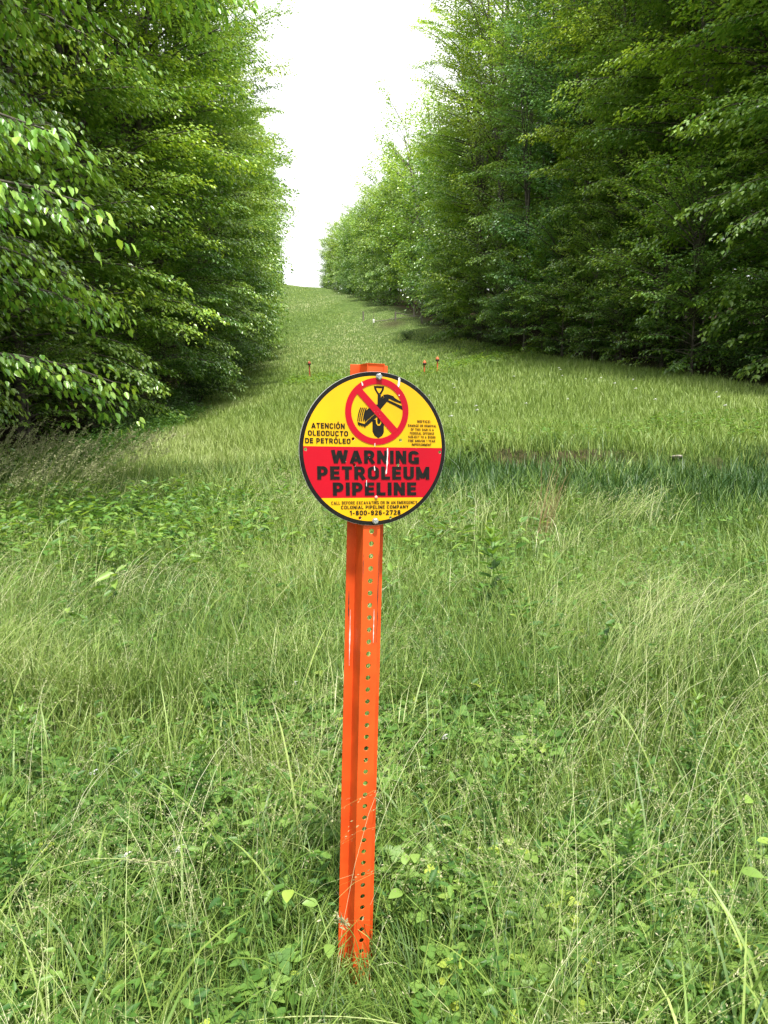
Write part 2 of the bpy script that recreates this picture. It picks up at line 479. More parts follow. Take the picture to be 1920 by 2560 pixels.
near_a = tree_meshes(11, 15, 120, 5.0, h0=1.0, leaf=.10, sub_gap=.13, leaf_gap=.040, hi=True, twigs=True, r0=.14, droop=52, low_pitch=22, keep=.9, flat=.95, bare=.2, fan=.28, hang=.7)
near_b = tree_meshes(12, 19, 130, 5.4, h0=1.3, leaf=.11, sub_gap=.15, leaf_gap=.046, hi=True, twigs=True, r0=.17, droop=44, low_pitch=18, keep=.9, flat=.95, bare=.25, fan=.30, hang=.5)
near_hi = tree_meshes(13, 20, 130, 5.6, h0=3.0, leaf=.13, sub_gap=.16, leaf_gap=.055, twigs=True, r0=.19, droop=52, low_pitch=14, flat=.95, bare=.25)
edge = [
    tree_meshes(21, 25, 135, 5.4, h0=.5, leaf=.165, sub_gap=.155, leaf_gap=.062, flat=.95, r0=.24, bare=.30, droop=40),
    tree_meshes(22, 27, 135, 5.8, h0=.8, leaf=.165, sub_gap=.16, leaf_gap=.062, flat=.90, r0=.28, droop=34, bare=.30, fan=.38),
    tree_meshes(23, 23, 130, 5.2, h0=.4, leaf=.17, sub_gap=.155, leaf_gap=.064, flat=.95, r0=.2, droop=50, bare=.25),
    tree_meshes(24, 28, 125, 6.0, h0=1.5, leaf=.18, sub_gap=.19, leaf_gap=.07, flat=.35, r0=.32, droop=18, low_pitch=20, top_pitch=62, fan=.34, lead=.15, bare=.3),
]
slim = tree_meshes(31, 20, 130, 2.6, h0=1.0, leaf=.12, sub_gap=.17, leaf_gap=.06, flat=.6, r0=.09, bias=.2, droop=30, lead=.03)
RP = ([0, .15, .4, .7, .88, 1], [.75, .95, 1.05, 1, .8, .5])
far = [
    tree_meshes(41, 22, 150, 5.4, h0=.3, leaf=.33, sub_gap=.27, leaf_gap=.12, flat=.55, r0=.25, bias=.45, low_pitch=3, lead=.13, prof=RP),
    tree_meshes(42, 20, 140, 5.6, h0=.4, leaf=.34, sub_gap=.28, leaf_gap=.12, flat=.25, r0=.28, bias=.4, droop=18, low_pitch=8, top_pitch=66, lead=.18, prof=RP),
    tree_meshes(43, 19, 140, 4.8, h0=.3, leaf=.32, sub_gap=.26, leaf_gap=.11, flat=.75, r0=.22, bias=.4, droop=40, lead=.12, prof=RP),
]
deep = [
    tree_meshes(51, 25, 130, 5.0, h0=2.0, leaf=.42, sub_gap=.42, leaf_gap=.16, flat=.6, r0=.22, bias=0, droop=25),
    tree_meshes(52, 23, 130, 4.6, h0=.6, leaf=.42, sub_gap=.42, leaf_gap=.16, flat=.8, r0=.16, bias=0, droop=30),
]
oak = tree_meshes(61, 24, 105, 7.5, h0=1.5, leaf=.33, sub_gap=.32, leaf_gap=.12, flat=.15, r0=.42, bias=.35, droop=5, low_pitch=10, top_pitch=72, bare=.25, fan=.32, lead=.19,
                  prof=([0, .2, .5, .8, 1], [.8, .9, 1, .85, .6]))

YG = (1.65, 1.5, .95); MG = (1.25, 1.2, 1.08); DG = (1.0, 1.05, 1.0); BG = (1.0, 1.15, 1.7); LG = (1.5, 1.35, 1.25); OG = (1.3, 1.15, .75); NG = (1.9, 1.8, 1.35)
# left edge: (s, t, mesh, scale, tint, description)
LEFT = [
    (7.6, -5.5, near_a, 1.0, NG, 'young beech with bright drooping sprays reaching in at the left frame side'),
    (10.6, -8.4, near_b, 1.0, YG, 'broad layered beech behind the bright drooping sprays at the left frame side'),
    (12.8, -10.2, near_hi, 1.0, LG, 'beech with long low branches over the black hollow beside the tall seed grass'),
    (16.6, -10.0, near_hi, 1.1, MG, 'tall beech beyond the black hollow, its sprays sweeping low over the grass'),
    (20.6, -8.8, edge[3], .9, OG, 'olive-green tree with bare dark forked limbs, upper left of the photo'),
    (24.6, -8.2, edge[2], 1.0, MG, 'leafy tree with drooping low boughs touching the meadow edge on the left'),
    (29.5, -7.3, edge[1], .95, YG, 'yellow-green topped tree with straight dark trunk showing between its boughs on the left'),
    (34.5, -6.7, edge[0], .95, DG, 'dark green tree midway along the left edge with grey trunk foot showing'),
    (40, -6.4, edge[2], 1.08, MG, 'full tree midway along the left edge, leafy down to the grass'),
    (46, -5.9, edge[1], .95, LG, 'pale green tree whose high crown leans out from the left edge into the sky gap'),
    (53, -6.0, edge[0], 1.0, DG, 'dark leafy tree past the middle of the left edge beside the hill foot'),
    (61, -6.3, edge[2], 1.1, MG, 'leafy tree on the left edge level with the lone marker post'),
    (70, -6.3, far[0], 1.0, MG, 'tree low on the hill slope at the left edge of the clearing'),
    (80, -6.2, far[1], 1.0, LG, 'lighter rounded tree on the lower hill slope at the left edge'),
    (92, -6.8, far[0], .95, DG, 'dark tree halfway up the hill at the left edge of the clearing'),
    (106, -6.6, far[2], 1.0, MG, 'tree on the upper hill slope at the left edge'),
    (122, -6.4, far[1], .95, DG, 'dark rounded tree high on the hill at the left edge'),
    (140, -6.3, far[2], 1.0, MG, 'tree near the hill top at the left edge'),
    (160, -6.2, far[0], .9, MG, 'second last tree of the left edge, just below the crest'),
    (182, -6.2, far[2], .9, DG, 'last tree of the left edge, on the crest beside the white sky'),
]
RIGHT = [
    (12, 19.5, edge[1], 1.0, MG, 'tree just outside the right frame side whose boughs hang into the photo'),
    (17, 18.2, edge[0], 1.05, YG, 'large beech at the right frame side with bright yellow-green layered top'),
    (22, 17.6, edge[2], 1.15, MG, 'wide dark beech at the right frame side, low sprays over deep shade'),
    (27, 17.6, edge[0], 1.08, YG, 'bright layered beech second in from the right frame side, with sunlit fans'),
    (32.5, 17.4, edge[1], 1.0, MG, 'tall beech with low drooping skirts above the black gap, right of the meadow'),
    (36, 15.4, slim, .9, LG, 'small thin tree with silvery green leaves before the dark right wood'),
    (38.5, 17.4, edge[0], 1.0, OG, 'olive toned beech in the middle of the right wood edge'),
    (44, 16.8, edge[3], 1.0, BG, 'blue-green tall tree with open forked crown in the right wood edge'),
    (46.5, 14.0, slim, 1.05, BG, 'slender blue-green tree with pale trunk at the right meadow corner'),
    (50.5, 16.6, edge[2], 1.1, MG, 'beech with layered skirts sweeping to the grass at the right meadow corner'),
    (57, 15.2, edge[3], 1.05, OG, 'tallest olive crown with fanned bare limbs against the sky right of the gap'),
    (62, 14.8, edge[0], .98, YG, 'yellow-green column of foliage at the sky gap, right side of the clearing'),
    (69, 17.0, edge[1], .85, DG, 'dark tall tree behind the yellow-green column at the right hill foot'),
    (88, 17.5, far[1], .92, DG, 'dark tree over the fallen rails at the shaded corner of the hill'),
    (96, 16.5, oak, .88, YG, 'big oak with crooked dark limbs and pale yellow-green round crown'),
    (106, 16, far[2], .95, MG, 'layered tree hanging over the mown strip on the hill, left of the big oak'),
    (118, 15.5, far[1], .9, LG, 'pale rounded tree left of the big oak on the right slope'),
    (131, 15, far[0], .8, DG, 'dark tree with pointed top halfway up the right slope'),
    (146, 14.2, far[1], .72, DG, 'dark rounded tree high up the right slope'),
    (160, 13.2, far[0], .75, MG, 'mid green tree near the top of the right slope'),
    (174, 12.2, far[2], .75, LG, 'light green tree close below the crest on the right'),
    (188, 10.6, far[0], .66, LG, 'pale green last tree on the right side of the crest'),
    (78, 17.5, far[0], .95, DG, 'shadowy tree leaning over the fallen rails, nearest of the hill row'),
    (111, 13.8, far[2], .8, MG, 'low skirted tree filling the gap left of the big oak'),
    (124, 13.2, far[0], .7, LG, 'short bushy tree between the two pale crowns on the right slope'),
    (138, 12.8, far[2], .7, MG, 'short layered tree on the upper half of the right slope'),
    (153, 12.4, far[1], .7, DG, 'short dark tree above the middle of the right slope'),
    (167, 11.6, far[2], .66, MG, 'short tree two below the crest on the right slope'),
    (181, 10.4, far[2], .62, LG, 'short light tree one below the crest on the right slope'),
    (195, 9.2, far[1], .6, LG, 'pale rounded tree standing on the crest line at the right of the sky gap'),
]
rr = random.Random(5)
for s, t, mh, sc, tint, lab in LEFT:
    put_tree('beech_tree' if mh not in far else 'forest_tree', mh, s, t, TOL + rr.uniform(-.35, .35), sc, rr.uniform(.95, 1.08), tint, lab, G_L)
for s, t, mh, sc, tint, lab in RIGHT:
    nm = 'oak_tree' if mh is oak else ('beech_tree' if mh in edge else 'forest_tree')
    put_tree(nm, mh, s, t, TOL + PI + rr.uniform(-.35, .35), sc, rr.uniform(.95, 1.08), tint, lab, G_R)
put_tree('forest_tree', far[1], 232, 9.0, 0, .5, 1, LG, 'small pale tree peeping over the grassy crest in the sky gap', 'trees beyond the crest')
# saplings that fill the skirts of the wood edges
sap = tree_meshes(91, 6, 75, 2.7, h0=.25, leaf=.115, sub_gap=.16, leaf_gap=.055, flat=.9, r0=.045, bias=.5, droop=35, low_pitch=14, top_pitch=60, lead=.05)
for s, t in [(19, 14.6), (23, 14.9), (26.5, 14.4), (30, 14.8), (33.5, 14.3), (37, 14.6), (41, 14.4), (44.5, 13.9), (48.5, 13.8), (53, 13.6), (58, 13.4), (64, 13.6), (70, 14.5), (25, 17), (35, 17), (45, 16.5), (76, 14.6)]:
    put_tree('beech_sapling', sap, s, t + rr.uniform(-.4, .6), TOL + PI + rr.uniform(-.9, .9), rr.uniform(.8, 1.25), 1, rr.choice([MG, LG, YG, DG]), 'young layered beech filling the low skirt of the right wood edge', 'young beeches in the skirt of the right wood')
put_tree('beech_tree', near_a, 11.2, -7.4, TOL + .2, .9, 1, LG, 'low beech whose lowest fans hang over the black hollow behind the seed grass', G_L, sink=.9)
put_tree('beech_tree', near_a, 9.0, -7.6, TOL - .5, .72, 1, MG, 'small darker beech filling the lower left frame side under the bright sprays', G_L, sink=.5)
for s, t in [(9, -13), (12, -13.5), (15, -13), (18, -13.6), (13.5, -16.5), (21, -13), (10.5, -18), (17, -18)]:
    put_tree('woodland_tree', deep[1], s, t, rr.uniform(0, 6), rr.uniform(.75, 1.0), 1, DG, 'shaded tree standing deep inside the left wood', G_DL, sink=.4)
for k, (s, t) in enumerate([(8.2, -8.0), (9.8, -9.6), (11.6, -8.4), (13.4, -9.4), (15.2, -8.2), (17.2, -9.0), (19.4, -8.0), (12.4, -11.2), (16.0, -11.0)]):
    put_tree('beech_sapling', sap, s, t, rr.uniform(0, 6), rr.uniform(.45, .6), 1, DG, 'small shaded beech in the black hollow under the left boughs', 'small beeches in the left hollow', sink=.3)
for s, t in [(22, -7.2), (27, -6.6), (32.5, -6.6), (38, -6.4), (44, -6.2), (51, -6.2), (59, -6.0), (67, -6.0)]:
    put_tree('beech_sapling', sap, s, t, TOL + rr.uniform(-.9, .9), rr.uniform(.75, 1.0), 1, rr.choice([MG, LG, DG]), 'young layered beech filling the low skirt of the left wood edge', 'young beeches in the skirt of the left wood')
# rows inside the woods
rows = 0
for side, edgef, grp, lab in ((-1, left_edge, G_DL, 'shaded tree standing deep inside the left wood'), (1, right_edge, G_DR, 'shaded tree standing deep inside the right wood')):
    for off, gap in ((4.6, 6), (8.5, 5.5), (14, 7), (20, 8), (28, 10)):
        s = rr.uniform(-6, 0) if side < 0 else 5
        while s < 200:
            t = float(edgef(s)) + side * (off + 3 + rr.uniform(-1.5, 1.5))
            mh = deep[1] if off < 5 else deep[rr.randrange(2)]
            put_tree('woodland_tree', mh, s, t, rr.uniform(0, 6.28), rr.uniform(.9, 1.12) * (1 if s < 72 else (.8 if s < 130 else .66)), 1, rr.choice([MG, DG, OG, MG]), lab, grp)
            s += gap * rr.uniform(.75, 1.25) * (1 if s < 90 else 1.6)
            if (off > 20 and s > 110) or (off < 5 and s > 75): break

# ------------------------------------------------------------------ shrubs at the wood edges
def shrub_mesh(seed, w, h, n, leaf):
    rg = np.random.default_rng(seed)
    wood = Acc(); fol = Acc()
    ns = 16
    az = rg.random(ns) * 6.28; L = rg.uniform(.6, 1, ns); u = np.linspace(0, 1, 5)
    ex = np.stack([np.cos(az) * w * .5 * L, np.sin(az) * w * .5 * L, h * rg.uniform(.5, 1, ns)], -1)
    C = ex[:, None] * np.stack([u ** 1.2, u ** 1.2, u ** .8], -1)[None]
    V, F = tubes(C, .012 * (1.1 - u)[None].repeat(ns, 0), 4); wood.add(V, F)
    k = rg.integers(0, ns, n); v = rg.uniform(.25, 1.05, n)
    P = ex[k] * np.stack([v ** 1.2, v ** 1.2, v ** .8], -1) + rg.normal(0, .16 * w, (n, 3)) * np.array([1, 1, .55])
    P[:, 2] = np.abs(P[:, 2]) + .03
    D = norm(P * np.array([1, 1, .2]) + rg.normal(0, .3, (n, 3))); D[:, 2] -= .3
    N = np.array([0, 0, 1.]) + rg.normal(0, .4, (n, 3))
    sz = leaf * rg.uniform(.6, 1.2, n)
    V, F, kv = leaves(P, D, N, sz, sz * .6, hi=False)
    cm = np_mesh('foliage', V, F, tone=np.repeat(np.clip(rg.normal(.45, .22, n), 0, 1), kv)); cm.materials.append(M_SHRUB)
    wm = wood.mesh('stems'); wm.materials.append(M_TWIG)
    return wm, cm
shr = [shrub_mesh(71, 2.2, 1.3, 2600, .085), shrub_mesh(72, 1.6, 1.0, 2000, .075), shrub_mesh(73, 2.6, 1.9, 2600, .14)]
def put_shrub(s, t, mi, sc, tint, label, group=None, name='shrub'):
    x, y = st2xy(s, t)
    o = empty(name, (float(x), float(y), float(ground_z(x, y))), (0, 0, rr.uniform(0, 6.28)))
    o.scale = (sc, sc, sc)
    for nm, mh in (('stems', shr[mi][0]), ('foliage', shr[mi][1])):
        c = bpy.data.objects.new(nm, mh); COL.objects.link(c); c.parent = o; c.color = (*tint, 1)
    tag(o, label, 'shrub', group)
G_S = 'bushes at the foot of the wood edge'
put_shrub(24.5, -5.4, 0, .8, MG, 'low leafy bush spilling onto the grass below the left beeches', G_S)
put_shrub(32, -5.0, 1, 1.2, DG, 'dark round bush at the left tree foot before the hill', G_S)
put_shrub(40, -4.8, 0, 1.3, DG, 'dense dark bush at the foot of the left edge trees near the lone marker post', G_S)
put_shrub(48, -4.7, 2, 1.0, MG, 'leafy bush at the left corner where the meadow meets the hill', G_S)
put_shrub(58, -4.9, 2, 1.1, DG, 'dark bush on the left where the hill starts to rise', G_S)
put_shrub(8.6, -6.2, 1, .8, YG, 'bright broad-leaved bush behind seed grass at the left frame side', G_S)
put_shrub(68, 9.9, 1, .85, DG, 'small spreading shrub standing alone in the shade of the right tree corner')
for k, (s, t) in enumerate([(24, 14.8), (30, 15.2), (37, 15.2), (43, 14.8), (53, 14.2), (61, 13.8)]):
    put_shrub(s, t, k % 2, 1.0, DG, 'dark low bush in the shade under the right wood edge', 'shaded bushes under the right wood edge')

# ------------------------------------------------------------------ pipeline sign on its post
PW = dict(noise=.06, nscale=60)
M_ORANGE = flat_mat('orange paint', (.72, .088, .013), .5, noise=.26, nscale=16, bump=.06, spec=.3)
M_YEL = flat_mat('sign yellow', (.76, .43, .004), .38, nscale=5, col2=(.64, .34, .008), spec=.25)
M_RED = flat_mat('sign red', (.47, .003, .015), .38, nscale=5, col2=(.37, .004, .016), spec=.2)
M_BLK = flat_mat('sign black', (.006, .006, .006), .6, nscale=120, col2=(.012, .011, .010), spec=.15)
M_EDGE = flat_mat('plate edge', (.62, .62, .58), .4, nscale=30, noise=.2)
M_BOLT = flat_mat('galvanised bolt', (.48, .50, .53), .38, metal=.75, nscale=300, noise=.35, bump=.2)
M_CHIP = flat_mat('bare chip', (.75, .70, .70), .6, nscale=200, noise=.2)
M_PINK = flat_mat('faded pink rivet', (.75, .32, .30), .45, nscale=200, noise=.2)
M_RUST = flat_mat('dark scuff', (.10, .03, .015), .8, nscale=200, noise=.4)

IN = .0254
YAW = R(18)
root = empty('pipeline_marker', (-.052, 1.515, 0), (0, R(1.6), YAW))
tag(root, 'round yellow and red warning sign on a tall orange perforated steel post', 'sign')
def plate(name, pts_list, y0, thick, mat, parent, holes=()):
    """2-D outline(s) in sign plane (x, z) filled, facing -y. holes: (x, z, r)"""
    cu = bpy.data.curves.new(name, 'CURVE'); cu.dimensions = '2D'; cu.fill_mode = 'BOTH' if thick else 'FRONT'
    cu.extrude = thick / 2
    def spl(pts):
        sp = cu.splines.new('POLY'); sp.points.add(len(pts) - 1)
        for q, (x, z) in zip(sp.points, pts): q.co = (x, z, 0, 1)
        sp.use_cyclic_u = True
    for p in pts_list: spl(p)
    for (x, z, r) in holes: spl([(x + r * math.cos(a), z + r * math.sin(a)) for a in [k * 2 * PI / 20 for k in range(20)]])
    tmp = bpy.data.objects.new('tmp', cu); COL.objects.link(tmp)
    dg = bpy.context.evaluated_depsgraph_get()
    me = bpy.data.meshes.new_from_object(tmp.evaluated_get(dg))
    bpy.data.objects.remove(tmp); bpy.data.curves.remove(cu)
    me.transform(Matrix.Translation((0, y0, 0)) @ Matrix.Rotation(PI / 2, 4, 'X'))
    me.name = name; me.materials.clear()
    return link(name, me, mat, parent)

# channel: hat section, crown towards the viewer, real holes down the crown
def post_mesh():
    bm = bmesh.new()
    top = 1.362; bot = -.25; th = .0024
    cw = .70 * IN; fw = .74 * IN; dep = 1.75 * IN; run = .10 * IN
    hr = .0052; cell = IN
    def quad(pts):
        return bm.faces.new([bm.verts.new(p) for p in pts])
    xs = [-cw - run - fw, -cw - run, -cw]
    n = 40
    for k in range(n):
        pass
    rows_z = np.linspace(bot, top, 61)
    for sx in (-1, 1):
        for a, b in zip(rows_z[:-1], rows_z[1:]):
            quad([(sx * (cw + run + fw), dep, a), (sx * (cw + run), dep, a), (sx * (cw + run), dep, b), (sx * (cw + run + fw), dep, b)])
            quad([(sx * (cw + run), dep, a), (sx * cw, 0, a), (sx * cw, 0, b), (sx * (cw + run), dep, b)])
    z = top
    first = .014
    quad([(-cw, 0, z - first), (cw, 0, z - first), (cw, 0, z), (-cw, 0, z)])
    z -= first
    hx = 0.0
    while z - cell > bot:
        zc = z - cell / 2
        q = 16
        ang = [PI / 4 + k * 2 * PI / q for k in range(q)]
        ring = [bm.verts.new((hx + hr * math.cos(a), 0, zc + hr * math.sin(a))) for a in ang]
        outer = []
        for a in ang:
            c, s_ = math.cos(a), math.sin(a)
            m = max(abs(c), abs(s_))
            outer.append(bm.verts.new((c / m * cw, 0, zc + s_ / m * cell / 2)))
        for k in range(q):
            bm.faces.new([ring[k], ring[(k + 1) % q], outer[(k + 1) % q], outer[k]])
        z -= cell
    bmesh.ops.remove_doubles(bm, verts=bm.verts, dist=1e-5)
    bmesh.ops.recalc_face_normals(bm, faces=bm.faces)
    # make normals face the front before giving the steel its thickness
    if sum(f.normal.y for f in bm.faces) > 0: bmesh.ops.reverse_faces(bm, faces=bm.faces)
    me = bpy.data.meshes.new('post'); bm.to_mesh(me); bm.free()
    return me
post = link('post', post_mesh(), M_ORANGE, root)
so = post.modifiers.new('steel', 'SOLIDIFY'); so.thickness = .0024; so.offset = -1
bv = post.modifiers.new('edge', 'BEVEL'); bv.width = .0008; bv.segments = 2; bv.limit_method = 'ANGLE'; bv.angle_limit = R(35)

SZ = 1.195; RS = .1515
def sp(px, py):      # sign artwork measured on the photo -> plane coordinates
    dy = 970 - py
    return (((px - 832) - dy * .034) / 760 * RS, SZ + dy / 800 * RS)
def circ(cx, cz, r, n=96, rz=None):
    rz = rz or r
    return [(cx + r * math.cos(a), cz + rz * math.sin(a)) for a in [k * 2 * PI / n for k in range(n)]]
HR = 16 / 760 * RS
HOLES = {k: (*sp(*p), HR) for k, p in dict(l=(136, 978), r=(1530, 990), ul=(614, 864), ur=(1106, 868), ml=(625, 1133), mr=(1078, 1133), bl=(675, 1690), br=(995, 1690)).items()}
YF = -.0035
panel = plate('sign_panel', [circ(0, SZ, RS, 128)], YF + .0010, .0022, M_EDGE, root, HOLES.values())
rim = plate('border', [circ(0, SZ, RS * .9975, 128)], YF - .0004, 0, M_BLK, panel, HOLES.values())
RI = RS * .945
def seg(z_lo, z_hi):
    n = 60; pts = []
    lo = max(-1, (z_lo - SZ) / RI); hi = min(1, (z_hi - SZ) / RI)
    a0, a1 = math.asin(lo), math.asin(hi)
    for k in range(n + 1):
        a = a0 + (a1 - a0) * k / n; pts.append((RI * math.cos(a), SZ + RI * math.sin(a)))
    for k in range(n + 1):
        a = a1 + (a0 - a1) * k / n; pts.append((-RI * math.cos(a), SZ + RI * math.sin(a)))
    out = [pts[0]]
    for p in pts[1:]:
        if math.hypot(p[0] - out[-1][0], p[1] - out[-1][1]) > 1e-6: out.append(p)
    if math.hypot(out[0][0] - out[-1][0], out[0][1] - out[-1][1]) < 1e-6: out.pop()
    return out
zt = sp(832, 946)[1]; zb = sp(832, 1478)[1]
Y1, Y2, Y3, Y4 = YF - .0007, YF - .0010, YF - .0013, YF - .0016
up_y = plate('yellow_field', [seg(zt, 9)], Y1, 0, M_YEL, panel, [HOLES['ul'], HOLES['ur']])
red = plate('red_band', [seg(zb, zt)], Y1, 0, M_RED, panel, [HOLES[k] for k in ('l', 'r', 'ml', 'mr')])
lo_y = plate('yellow_field', [seg(-9, zb)], Y1, 0, M_YEL, panel, [HOLES['bl'], HOLES['br']])
# prohibition ring and pictogram
cx, cz = sp(863, 577)
ro, ri = .431 * RS, .349 * RS
BK = []
def poly(*pts): return [sp(*p) for p in pts]
def thick_line(a, b, w):
    dx, dy = b[0] - a[0], b[1] - a[1]; l = math.hypot(dx, dy); nx, ny = -dy / l * w / 2, dx / l * w / 2
    return poly((a[0] + nx, a[1] + ny), (b[0] + nx, b[1] + ny), (b[0] - nx, b[1] - ny), (a[0] - nx, a[1] - ny))
def pict(pts_list, dy=0): plate('pictogram', pts_list, Y2 - dy, 0, M_BLK, panel)
acc_bm = []
pict([poly((830, 316), (940, 316), (934, 352), (906, 402), (868, 402), (838, 352)), poly((856, 336), (916, 336), (910, 356), (890, 388), (882, 388), (862, 356))])   # shovel grip
pict([thick_line((887, 398), (881, 660), 34)], .00005)
pict([poly((813, 660), (850, 662), (852, 700), (868, 722), (890, 722), (904, 700), (906, 676), (932, 684), (932, 790), (914, 826), (873, 853), (833, 826), (813, 784))], .0001)
pict([poly((862, 655), (898, 655), (896, 692), (886, 706), (872, 706), (864, 692))], .00015)
pict([thick_line((880, 535), (968, 430), 52)], .0002)
pict([poly((925, 402), (975, 396), (1032, 412), (1048, 432), (1108, 466), (1114, 488), (1048, 468), (985, 440), (940, 432))], .00025)
pict([poly((962, 452), (1000, 462), (1121, 512), (1131, 556), (1050, 512), (968, 474))], .0003)
pict([thick_line((893, 470), (925, 418), 22)], .00032)
pict([thick_line((850, 620), (744, 716), 34)], .00035)
pict([poly((735, 690), (728, 640), (738, 580), (775, 546), (812, 543), (862, 500), (886, 545), (838, 600), (735, 690))], .0004)
for k in range(4):                                     # ribs of the bucket
    x0 = 662 + k * 19
    pts = []
    for q in range(9):
        v = q / 8; pts.append((x0 + 20 * (1 - v) ** 2 * 1.4 - 4 * v, 540 + 142 * v))
    out = [(x, y) for x, y in pts] + [(x + 11, y) for x, y in reversed(pts)]
    plate('pictogram', [[sp(*p) for p in out]], Y2 - .00045, 0, M_BLK, panel)
teeth = [(660, 688)]
for k in range(5):
    teeth += [(664 + k * 17, 730 + k * 5), (672 + k * 17, 712 + k * 4)]
teeth += [(744, 752), (750, 712), (700, 700)]
plate('pictogram', [[sp(*p) for p in teeth]], Y2 - .0005, 0, M_BLK, panel)
plate('prohibition_ring', [circ(cx, cz, ro, 96), circ(cx, cz, ri, 96)], Y3 - .0004, 0, M_RED, panel)
plate('prohibition_slash', [poly((688, 372), (710, 352), (1082, 762), (1020, 806), (660, 402))], Y3 - .0006, 0, M_RED, panel)

# lettering: a plain bold grotesque drawn with strokes, one list of polylines per letter, in a box w wide and 1 high
def arc(cx, cz, rx, rz, a0, a1, n=12):
    return [(cx + rx * math.cos(R(a0 + (a1 - a0) * k / n)), cz + rz * math.sin(R(a0 + (a1 - a0) * k / n))) for k in range(n + 1)]
def glyphs(st):
    h = st / 2; lo, hi = h, 1 - h
    def bowl(w, z0, z1):       # D-shaped stroke from the stem
        r = (z1 - z0) / 2; return [(h, z1), (w - h - r * .75, z1)] + arc(w - h - r * .75, (z0 + z1) / 2, r * .75, r, 90, -90) + [(h, z0)]
    def ring(w): return arc(w / 2, .72, w / 2 - h, .28 - h, 0, 180) + arc(w / 2, .28, w / 2 - h, .28 - h, 180, 360) + [(w - h, .72)]
    def sl_(w): return arc(w / 2, .72, w / 2 - h, .28 - h, 20, 200, 12) + [(w * .5, .5)] + arc(w / 2, .28, w / 2 - h, .28 - h, 20, -160, 12)
    G = {}
    G['A'] = (.74, [[(h * .8, 0), (.37, 1 - h * .4)], [(.74 - h * .8, 0), (.37, 1 - h * .4)], [(.16, .26), (.58, .26)]])
    G['B'] = (.64, [[(h, 0), (h, 1)], bowl(.62, .5, hi), bowl(.64, lo, .5)])
    G['C'] = (.66, [arc(.33, .72, .33 - h, .28 - h, 5, 180) + arc(.33, .28, .33 - h, .28 - h, 180, 355)])
    G['D'] = (.66, [[(h, 0), (h, 1)], [(h, hi), (.34, hi)] + arc(.34, .70, .32 - h, .30 - h, 90, 0) + arc(.34, .30, .32 - h, .30 - h, 0, -90) + [(h, lo)]])
    G['E'] = (.56, [[(h, 0), (h, 1)], [(h, hi), (.56, hi)], [(h, .51), (.53, .51)], [(h, lo), (.56, lo)]])
    G['F'] = (.54, [[(h, 0), (h, 1)], [(h, hi), (.54, hi)], [(h, .49), (.50, .49)]])
    G['G'] = (.68, [arc(.34, .72, .34 - h, .28 - h, 5, 180) + arc(.34, .28, .34 - h, .28 - h, 180, 330), [(.68 - h, 0), (.68 - h, .47 - 0)], [(.36, .47 - h * .6), (.68, .47 - h * .6)]])
    G['H'] = (.66, [[(h, 0), (h, 1)], [(.66 - h, 0), (.66 - h, 1)], [(h, .51), (.66 - h, .51)]])
    G['I'] = (st, [[(h, 0), (h, 1)]])
    G['J'] = (.54, [[(.54 - h, 1), (.54 - h, .28)] + arc(.27, .28, .27 - h, .28 - h, 0, -180)])
    G['L'] = (.54, [[(h, 0), (h, 1)], [(h, lo), (.54, lo)]])
    G['M'] = (.84, [[(h, 0), (h, 1)], [(.84 - h, 0), (.84 - h, 1)], [(h, .96), (.42, .1)], [(.84 - h, .96), (.42, .1)]])
    G['N'] = (.68, [[(h, 0), (h, 1)], [(.68 - h, 0), (.68 - h, 1)], [(h, .96), (.68 - h, .04)]])
    G['O'] = (.68, [ring(.68)])
    G['P'] = (.62, [[(h, 0), (h, 1)], bowl(.62, .40, hi)])
    G['R'] = (.68, [[(h, 0), (h, 1)], bowl(.64, .45, hi), [(.34, .45), (.62 - h * .3, 0)]])
    G['S'] = (.62, [arc(.31, .73, .31 - h, .27 - h, 15, 180, 8) + arc(.31, .73, .31 - h, .22 - h * .5, 180, 265, 5) + arc(.31, .28, .31 - h, .24 - h * .5, 85, 0, 5) + arc(.31, .27, .31 - h, .27 - h, 0, -165, 8)])
    G['T'] = (.60, [[(.30, 0), (.30, 1)], [(0, hi), (.60, hi)]])
    G['U'] = (.66, [[(h, 1), (h, .3)] + arc(.33, .30, .33 - h, .30 - h, 180, 360) + [(.66 - h, 1)]])
    G['V'] = (.70, [[(h * .8, 1), (.35, h * .4)], [(.70 - h * .8, 1), (.35, h * .4)]])
    G['W'] = (1.0, [[(h * .8, 1), (.27, .02)], [(.5, .95), (.27, .02)], [(.5, .95), (.73, .02)], [(1 - h * .8, 1), (.73, .02)]])
    G['X'] = (.68, [[(h, 0), (.68 - h, 1)], [(h, 1), (.68 - h, 0)]])
    G['Y'] = (.68, [[(h * .9, 1), (.34, .42)], [(.68 - h * .9, 1), (.34, .42)], [(.34, 0), (.34, .45)]])
    G['0'] = (.60, [ring(.60)])
    G['1'] = (.40, [[(.40 - h, 0), (.40 - h, 1)], [(.02, .76), (.40 - h, .90)]])
    G['2'] = (.60, [arc(.30, .71, .30 - h, .29 - h, 165, -25, 10) + [(h, lo)], [(0, lo), (.60, lo)]])
    G['5'] = (.60, [[(.56, hi), (h * 1.3, hi), (h, .48)], arc(.29, .34, .31 - h, .34 - h, 135, -160, 12)])
    G['6'] = (.60, [arc(.30, .32, .30 - h, .32 - h, 0, 360, 16), arc(.30, .70, .30 - h, .30 - h, 15, 180, 8) + [(h, .32)]])
    G['7'] = (.58, [[(0, hi), (.58 - h * .6, hi), (.22, 0)]])
    G['8'] = (.60, [arc(.30, .735, .28 - h, .265 - h, 0, 360, 16), arc(.30, .275, .30 - h, .275 - h, 0, 360, 16)])
